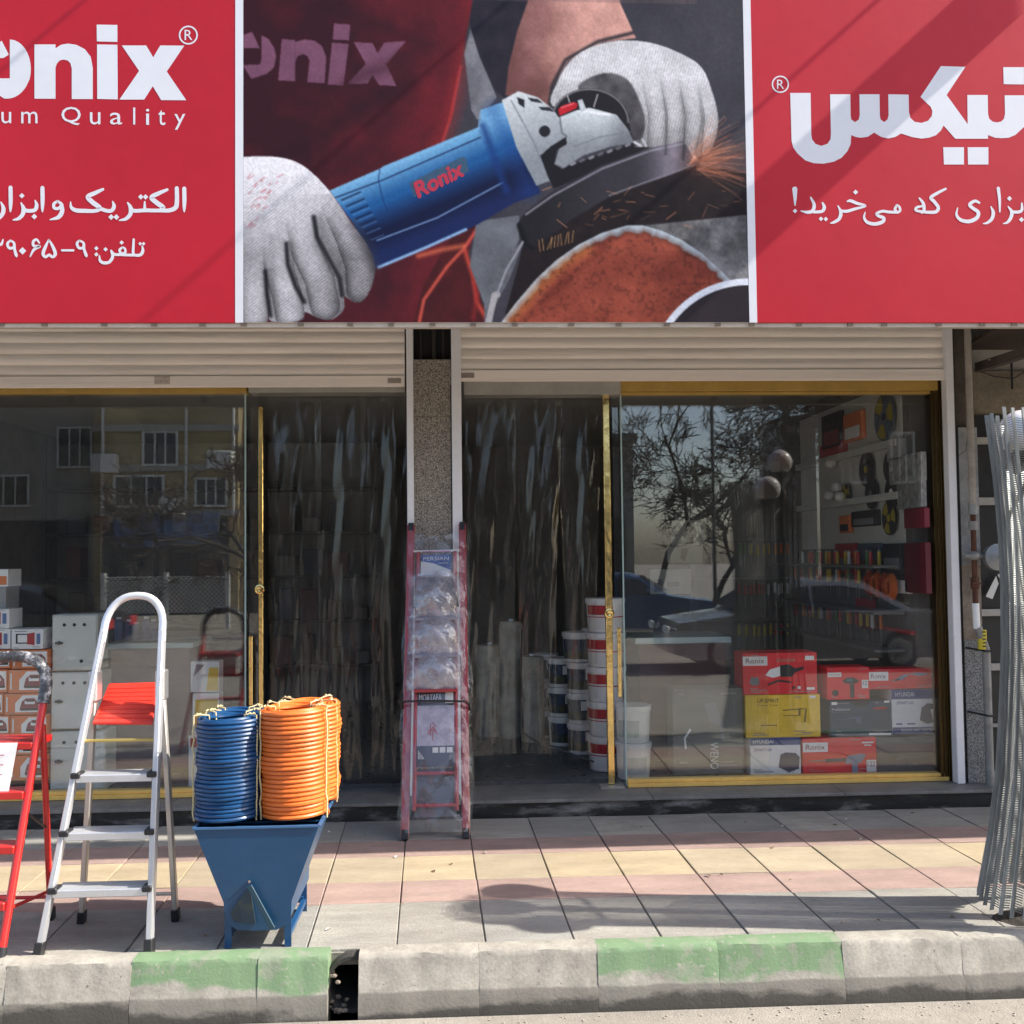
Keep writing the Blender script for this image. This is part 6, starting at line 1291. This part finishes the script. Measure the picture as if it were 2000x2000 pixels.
# gas riser with regulator
YP = .12
galv_p = M('grey_pipe_paint', (.26, .26, .25), .5, .2, var=.2, vs_=8, dirt=.5, dcol=(.14, .10, .07), ds=9); rust = M('rusty_pipe', (.10, .04, .022), .8, .2, var=.3, vs_=20)
xp = aY(1897, 900, YP).x; xq = aY(1914, 1120, YP).x; xk = aY(1933, 1500, YP).x
t = thing('gas_pipe', (xk, YP, 0), 'grey and rusty gas riser with a yellow sticker strapped to the pillar', 'pipe')
def zz(v): return aY(1910, v, YP).z
g = G(); g.tube([(xp, YP, zz(985)), (xp, YP, 3.6)], .022, 12); ob('upper_pipe', g, M('flaking_pipe', (.34, .30, .255), .6, .1, var=.2, dirt=.4, dcol=(.16, .12, .09), ds=10), t, smooth=True)
g = G(); g.tube([(xp, YP, zz(1005)), (xp+.004, YP, zz(985))], .03, 12); g.tube([(xp, YP, zz(1035)), (xp, YP, zz(1018))], .028, 12); ob('coupling', g, galv_p, t, smooth=True)
g = G(); g.tube([(xp, YP, zz(1180)), (xp, YP, zz(1005))], .017, 12); ob('rusty_section', g, rust, t, smooth=True)
g = G(); g.ball((xp, YP, zz(1085)), .04, 14, 8, (1, 1, .8)); g.tube([(xp-.06, YP, zz(1085)), (xp+.10, YP, zz(1086))], .018, 10); ob('regulator', g, galv_p, t, smooth=True)
c = aY(1946, 1088, YP-.02); g = G(); g.lathe([(.001, -.05), (.05, -.05), (.075, -.03), (.086, -.028), (.086, .02), (.07, .04), (.02, .05)], c, 26, 'y'); dm = ob('regulator_dome', g, M('grey_casting', (.30, .31, .31), .45, .5, var=.15), t, smooth=True)
g = G(); g.lathe([(.001, -.058), (.014, -.058), (.016, -.05)], c, 12, 'y'); ob('dome_cap', g, galv_p, dm)
g = G(); g.tube([(xp, YP, zz(1150)), (xp, YP, zz(1128))], .026, 12); g.bar((xp-.03, YP-.03, zz(1138)), (xp+.03, YP-.03, zz(1140)), .012, .012); ob('valve', g, rust, t, smooth=True)
g = G(); g.tube([(xp+.004, YP, zz(1228)), (xp, YP, zz(1178))], .022, 12); ob('joint', g, ink_w, t, smooth=True)
g = G(); g.tube([(xk, YP, .0), (xk, YP, zz(1270)), (xp+.01, YP, zz(1225))], .026, 14); ob('lower_pipe', g, galv_p, t, smooth=True)
g = G(); g.lathe([(.0275, zz(1268)), (.0275, zz(1230))], (xp*.4+xk*.6, YP, 0), 14); stk = ob('yellow_sticker', g, M('yellow_tape', (.62, .50, .03), .5), t, smooth=True, fix=False)
g = G()
for k in range(5): z = zz(1263-k*7); g.box(xp*.4+xk*.6-.012+.003*(k % 2), xp*.4+xk*.6+.010, YP-.031, YP-.0285, z, z+.008)
ob('sticker_print', g, ink_k, stk)
for v in (1270, 1396):
    g = G(); z = zz(v); g.tube([(prl+.005, YF-.016, z+.012), (xk-.03, YP-.0, z), (xk-.02, YP-.03, z-.003), (xk+.02, YP-.03, z-.004), (xk+.03, YP, z-.002)], .007, 6); ob('strap', g, blackp, t, smooth=True)
xc_ = aY(1880, 760, YF-.05).x
g = G(); g.tube([aY(1887, 775, .17), aY(1893, 830, .17), aY(1886, 880, .17), aY(1872, 890, .15)], .0025, 5); tag(ob('loose_cable', g, blackp), 'thin loose black cable on the grey pillar beside the gas pipe', 'cable')

# added unseen plate, slatted for a half shade, and cables above the sign: they throw the slanting shadows on it
g = G(); xq_, zq_ = 3.98, 5.35; [g.box(xq_-.02, xq_+.02, -1.50, -1.26, zq_+k*.033, zq_+k*.033+.0065) for k in range(12)]; g.box(xq_-.02, xq_+.02, -1.52, -1.505, zq_-.01, zq_+.39); o = ob('shadow_plate', g, M('shadow_slats', (.4, .38, .36), .5)); tag(o, 'added louvred plate above the banner sign that casts its broad shadow', 'sign')
def cable_for(u, v, zw, lab, r=.012):
    p_ = sP(u, v); Xw = p_.x+(zw-p_.z)/.9; g = G(); g.tube([(Xw, .3, zw), (Xw, -2.5, zw-.0), (Xw+.0, -5.5, zw+.02)], r, 6); tag(ob('overhead_cable', g, blackp), lab, 'cable', 'cables strung over the street')
cable_for(80, 72, 6.3, 'overhead cable meeting the wall above the white logo'); cable_for(380, 538, 6.5, 'overhead cable meeting the wall above the printed picture'); cable_for(1600, 103, 6.1, 'overhead cable meeting the wall above the slogan')

# ---- far side of the street (seen in the glass)
brick = M('yellow_brick', (.36, .28, .15), .85, var=.4, vs_=.7, bump=.4, bs=40); stone_g = M('grey_render_far', (.30, .29, .26), .9, var=.12, vs_=1); frame_w = M('white_frame', (.55, .55, .52), .5); pane_d = M('dark_pane', (.03, .035, .04), .15)
def far_building(x0, x1, h, Y, m, lab, wins, base_m=None, floors=None):
    t = thing('street_building', ((x0+x1)/2, Y-4, ROADZ), lab, 'building')
    g = G(); g.box(x0, x1, Y-8, Y, ROADZ, h); ob('wall', g, m, t)
    g = G(); g.box(x0-.15, x1+.15, Y-8.1, Y+.2, h, h+.25); ob('parapet', g, stone_g, t)
    if base_m: g = G(); g.box(x0+.3, x1-.3, Y+.002, Y+.06, ROADZ, 2.9); ob('shop_front', g, base_m, t)
    for (xa, xb, za, zb_) in wins:
        g = G(); g.box(xa, xb, Y+.003, Y+.05, za, zb_); w = ob('window', g, pane_d, t)
        g = G(); fw = .07
        g.box(xa-fw, xb+fw, Y+.004, Y+.10, zb_, zb_+fw); g.box(xa-fw, xb+fw, Y+.004, Y+.14, za-fw, za); g.box(xa-fw, xa, Y+.004, Y+.10, za, zb_); g.box(xb, xb+fw, Y+.004, Y+.10, za, zb_)
        for k in (1, 2): x = xa+(xb-xa)*k/3; g.box(x-.025, x+.025, Y+.051, Y+.09, za, zb_)
        ob('frame', g, frame_w, w)
    return t
def rx(u, Y): D = -6.32*-1; d_ = (2*YG-Y)+6.32; return d_*((u-1000)/2000+.048)        # X of something seen mirrored at column u
def rz_(v, Y): d_ = (2*YG-Y)+6.32; return 1.6+d_*(1088-v)/2000
YO = -27
tn = M('far_shop_dark', (.05, .05, .05), .5)
wl_ = [(rx(238, YO), rx(326, YO), rz_(985, YO), rz_(930, YO)), (rx(392, YO), rx(446, YO), rz_(985, YO), rz_(936, YO)), (rx(292, YO), rx(352, YO), rz_(905, YO), rz_(845, YO))]
far_building_1 = b1 = far_building(rx(196, YO), rx(470, YO), 8.6, YO, brick, 'yellow brick building across the street with white framed windows', wl_, tn)
g = G(); g.box(rx(238, YO), rx(436, YO), YO+.1, YO+.25, rz_(1066, YO), rz_(1002, YO)); sgn = tag(ob('street_banner', g, M('blue_banner', (.10, .14, .24), .5, var=.5, vs_=.8)), 'blue shop banner on the yellow brick building across the street', 'sign')
far_building(rx(-420, YO), rx(190, YO), 8.2, YO-.6, stone_g, 'grey building across the street beside the yellow brick one', [(rx(-10, YO), rx(58, YO), rz_(980, YO), rz_(925, YO)), (rx(118, YO), rx(178, YO), rz_(905, YO), rz_(832, YO))], tn)
far_building(rx(480, YO), rx(840, YO), 7.2, YO-1, M('tan_render', (.28, .24, .18), .9, var=.12, vs_=1), 'tan building across the street behind the parked cars', [(rx(560, YO), rx(620, YO), 3.6, 5.0), (rx(700, YO), rx(760, YO), 3.6, 5.0)], tn)
far_building(rx(850, YO), rx(1260, YO), 5.6, YO-2, stone_g, 'low grey building across the street beside the bare tree', [(rx(920, YO), rx(990, YO), 3.2, 4.6), (rx(1080, YO), rx(1150, YO), 3.2, 4.6)], tn)
far_building(rx(1612, -27), rx(1612, -27)+16, 9.5, -19, M('dark_brown_render', (.05, .04, .036), .9, var=.15, vs_=1), 'tall dark brown building across the street', [(rx(1660, -19), rx(1700, -19), 3.4, 4.6), (rx(1760, -19), rx(1800, -19), 3.4, 4.6)], tn)
g = G(); xw_ = rx(1540, -30); g.box(xw_, rx(1606, -30), -33, -30, ROADZ, 6.6); tag(ob('street_building', g, M('white_render', (.46, .46, .44), .9, var=.08, vs_=1)), 'plain white building beyond the tall dark brown one', 'building')
g = G()
for z in (rz_(1000, YO), rz_(912, YO), rz_(835, YO)): g.box(rx(196, YO)-.05, rx(470, YO)+.05, YO+.002, YO+.12, z-.12, z+.1)
ob('string_course', g, stone_g, b1)
for u in (214, 372, 462): g = G(); g.tube([(rx(u, YO), YO+.1, 3.0), (rx(u, YO), YO+.1, 8.5)], .05, 6); ob('downpipe', g, frame_w, b1)
for u, v in ((350, 990), (222, 905), (440, 900)):
    x, z = rx(u, YO), rz_(v, YO); g = G(); g.box(x-.4, x+.4, YO+.13, YO+.5, z-.3, z+.3); ob('air_conditioner', g, frame_w, b1, bevel=.03)
# lattice fence
t = thing('lattice_fence', (rx(330, -20), -20, ROADZ), 'pale lattice fence on the far side of the street', 'fence'); xa, xb = rx(215, -20), rx(450, -20)
g = G(); z0, z1 = .2, 1.15
n = int((xb-xa)/.12)
for k in range(-8, n+1):
    for s in (1, -1):
        p0 = Vector((xa+k*.12, -20+.01*s, z0 if s > 0 else z1)); p1 = Vector((xa+k*.12+(z1-z0), -20+.01*s, z1 if s > 0 else z0))
        lo = max(0, (xa-p0.x)/(p1.x-p0.x)); hi = min(1, (xb-p0.x)/(p1.x-p0.x))
        if hi > lo: g.bar(lerp(p0, p1, lo), lerp(p0, p1, hi), .02, .02)
ob('lattice', g, frame_w, t)
for x in (xa, (xa+xb)/2, xb): g = G(); g.box(x-.05, x+.05, -20.05, -19.95, ROADZ, 1.25); ob('post', g, frame_w, t)
# cars
def car(x, y, rz, paint_m, lab):
    t = thing('parked_car', (0, 0, 0), lab, 'car'); L_ = 4.4; W = 1.7
    side = [(-2.2, .32), (-2.2, .62), (-2.12, .80), (-1.25, .92), (-1.0, .95), (1.45, .95), (2.05, .90), (2.2, .70), (2.2, .34), (1.85, .22), (-1.85, .22)]
    roof = [(-1.18, .93), (-.55, 1.36), (-.2, 1.43), (.55, 1.43), (.95, 1.36), (1.62, .95)]
    def loft(poly_, wl0, wl1, zmid):
        g = G(); V = []; ny = 7
        for j in range(ny):
            s = -1+2*j/(ny-1); 
            for (px_, pz_) in poly_:
                k = max(0, (pz_-zmid[0])/(zmid[1]-zmid[0])); w = (wl0*(1-k)+wl1*k)/2; e = 1-.05*abs(s)**4; V.append((px_*(1-.03*abs(s)**3), s*w, pz_*e))
        K = len(poly_); g.add(V, [(j*K+i, j*K+(i+1) % K, (j+1)*K+(i+1) % K, (j+1)*K+i) for j in range(ny-1) for i in range(K)]+[tuple(range(K)), tuple((ny-1)*K+i for i in range(K))[::-1]]); return g
    ob('body', loft(side, W, W*.96, (.3, .95)), paint_m, t, smooth=True)
    ob('cabin', loft(roof, W*.94, W*.70, (.93, 1.43)), paint_m, t, smooth=True)
    gl_ = M('car_glass', (.012, .014, .016), .08)
    for s in (-1, 1):
        g = G(); P_ = [(-.98, .97), (-.50, 1.31), (-.02, 1.36), (-.02, .98)]; Q_ = [(.03, .98), (.03, 1.36), (.52, 1.36), (.86, 1.30), (1.40, .98)]
        for R__ in (P_, Q_):
            V = []
            for (px_, pz_) in R__: k = (pz_-.93)/.5; V.append((px_*.97, s*(W*.94*(1-k)+W*.70*k)/2*1.0+s*.012, pz_*.955))
            g.add(V, [list(range(len(V)))])
        ob('side_window', g, gl_, t)
    for xs_, zs_, nmw in (((-1.16, -.58), (.97, 1.33), 'windscreen'), ((1.57, .98), (.97, 1.33), 'rear_window')):
        g = G(); g.add([(xs_[0], -.66, zs_[0]), (xs_[0], .66, zs_[0]), (xs_[1], .54, zs_[1]), (xs_[1], -.54, zs_[1])], [(0, 1, 2, 3)])
        for i in range(4): g.v[i] += Vector((-.03 if nmw == 'windscreen' else .03, 0, .02))
        ob(nmw, g, gl_, t)
    for wx in (-1.35, 1.3):
        for s in (-1, 1):
            g = G(); g.lathe([(.2, -.09), (.29, -.09), (.305, -.05), (.305, .05), (.29, .09), (.2, .09)], (wx, s*.76, .305), 24, 'y'); w = ob('tyre', g, M('tyre', (.02, .02, .02), .8), t, smooth=True)
            g = G(); g.lathe([(.001, s*.07), (.1, s*.08), (.2, s*.085)], (wx, s*.76, .305), 16, 'y'); ob('rim', g, M('rim', (.4, .4, .4), .3, .8), w, fix=False)
    for s in (-1, 1):
        g = G(); g.box(-2.23, -2.17, s*.6-.16, s*.6+.16, .60, .72); ob('headlight', g, ink_w, t, bevel=.02); g = G(); g.box(2.16, 2.22, s*.62-.16, s*.62+.16, .62, .80); ob('tail_light', g, ink_r, t, bevel=.02)
        g = G(); g.box(-.75, -.6, s*.86-.08, s*.86+.08, .96, 1.06); ob('mirror', g, paint_m, t, bevel=.02)
    t.location = (x, y, ROADZ); t.rotation_euler = (0, 0, rz); return t
silver = M('car_silver', (.38, .39, .40), .25, .6, coat=.6); dkcar = M('car_dark', (.03, .032, .038), .2, .3, coat=.6); bluec = M('car_blue', (.03, .07, .16), .25, .3, coat=.6)
car(rx(1560, -9.2), -9.2, 0, silver, 'silver saloon car on the road opposite the tool window')
car(rx(10, -11.5), -11.5, 0, dkcar, 'dark saloon car parked opposite the grey cabinets'); car(rx(1195, -16), -16, math.pi, bluec, 'blue saloon car farther along the opposite side')
car(rx(760, -14), -14, 0, M('car_white', (.6, .6, .6), .25, coat=.6), 'white saloon car parked opposite the terrazzo pillar')
# bare tree: trunk, limbs and many twigs
bark = M('bark', (.075, .06, .05), .9, var=.3, vs_=9)
def tree(x, y, H, seed, lab, depth=7):
    r_ = random.Random(seed); t = thing('bare_tree', (x, y, ROADZ), lab, 'tree'); gt = G(); gc = G(); cnt = [0]
    def grow(p, d, L_, rad, lev):
        if lev > depth or cnt[0] > 9000: return
        n = 3; pts = [p]; dd = d.copy()
        for i in range(n): dd = (dd+Vector((r_.gauss(0, .2), r_.gauss(0, .2), r_.gauss(.03, .12)))).normalized(); pts.append(pts[-1]+dd*L_/n)
        rs = [max(rad*(1-.4*i/n), .010) for i in range(n+1)]
        (gt if lev < 2 else gc).tube(pts, rs, 7 if lev < 2 else 4 if lev < 4 else 3, caps=False); cnt[0] += 1
        k = 3 if lev < 4 else 4 if lev < depth-1 else 5
        for c in range(k):
            a = r_.uniform(0, 2*math.pi); sp_ = r_.uniform(.5, 1.15); side_ = dd.orthogonal().normalized(); side_.rotate(Matrix.Rotation(a, 3, dd))
            grow(pts[r_.choice((2, 3)) if lev else 3], (dd+side_*sp_).normalized(), L_*r_.uniform(.6, .85), rad*(.5 if lev < 2 else .6), lev+1)
    grow(Vector((x, y, ROADZ)), Vector((0, 0, 1)), H*.26, .11, 0)
    ob('trunk', gt, bark, t, smooth=True, fix=False); ob('crown', gc, bark, t, fix=False)
tree(rx(1285, -21), -21, 11, 3, 'bare twiggy tree across the street opposite the maroon counter'); tree(rx(1395, -22), -22, 6.5, 8, 'smaller bare tree farther along the opposite pavement', 6); tree(rx(560, -17), -17, 7.5, 12, 'bare tree across the street opposite the hose coils', 6)
t = thing('utility_pole', (rx(1443, -9.0)+.4, -12, ROADZ), 'thin dark steel pole on the far side of the street', 'pole'); g = G(); g.lathe([(.04, 0), (.036, 3), (.03, 9)], t.location, 12); ob('shaft', g, blackp, t, smooth=True); g = G(); p_ = t.location; g.bar((p_.x-.7, p_.y, 8.4), (p_.x+.7, p_.y, 8.4), .06, .06); ob('crossarm', g, steel, t)
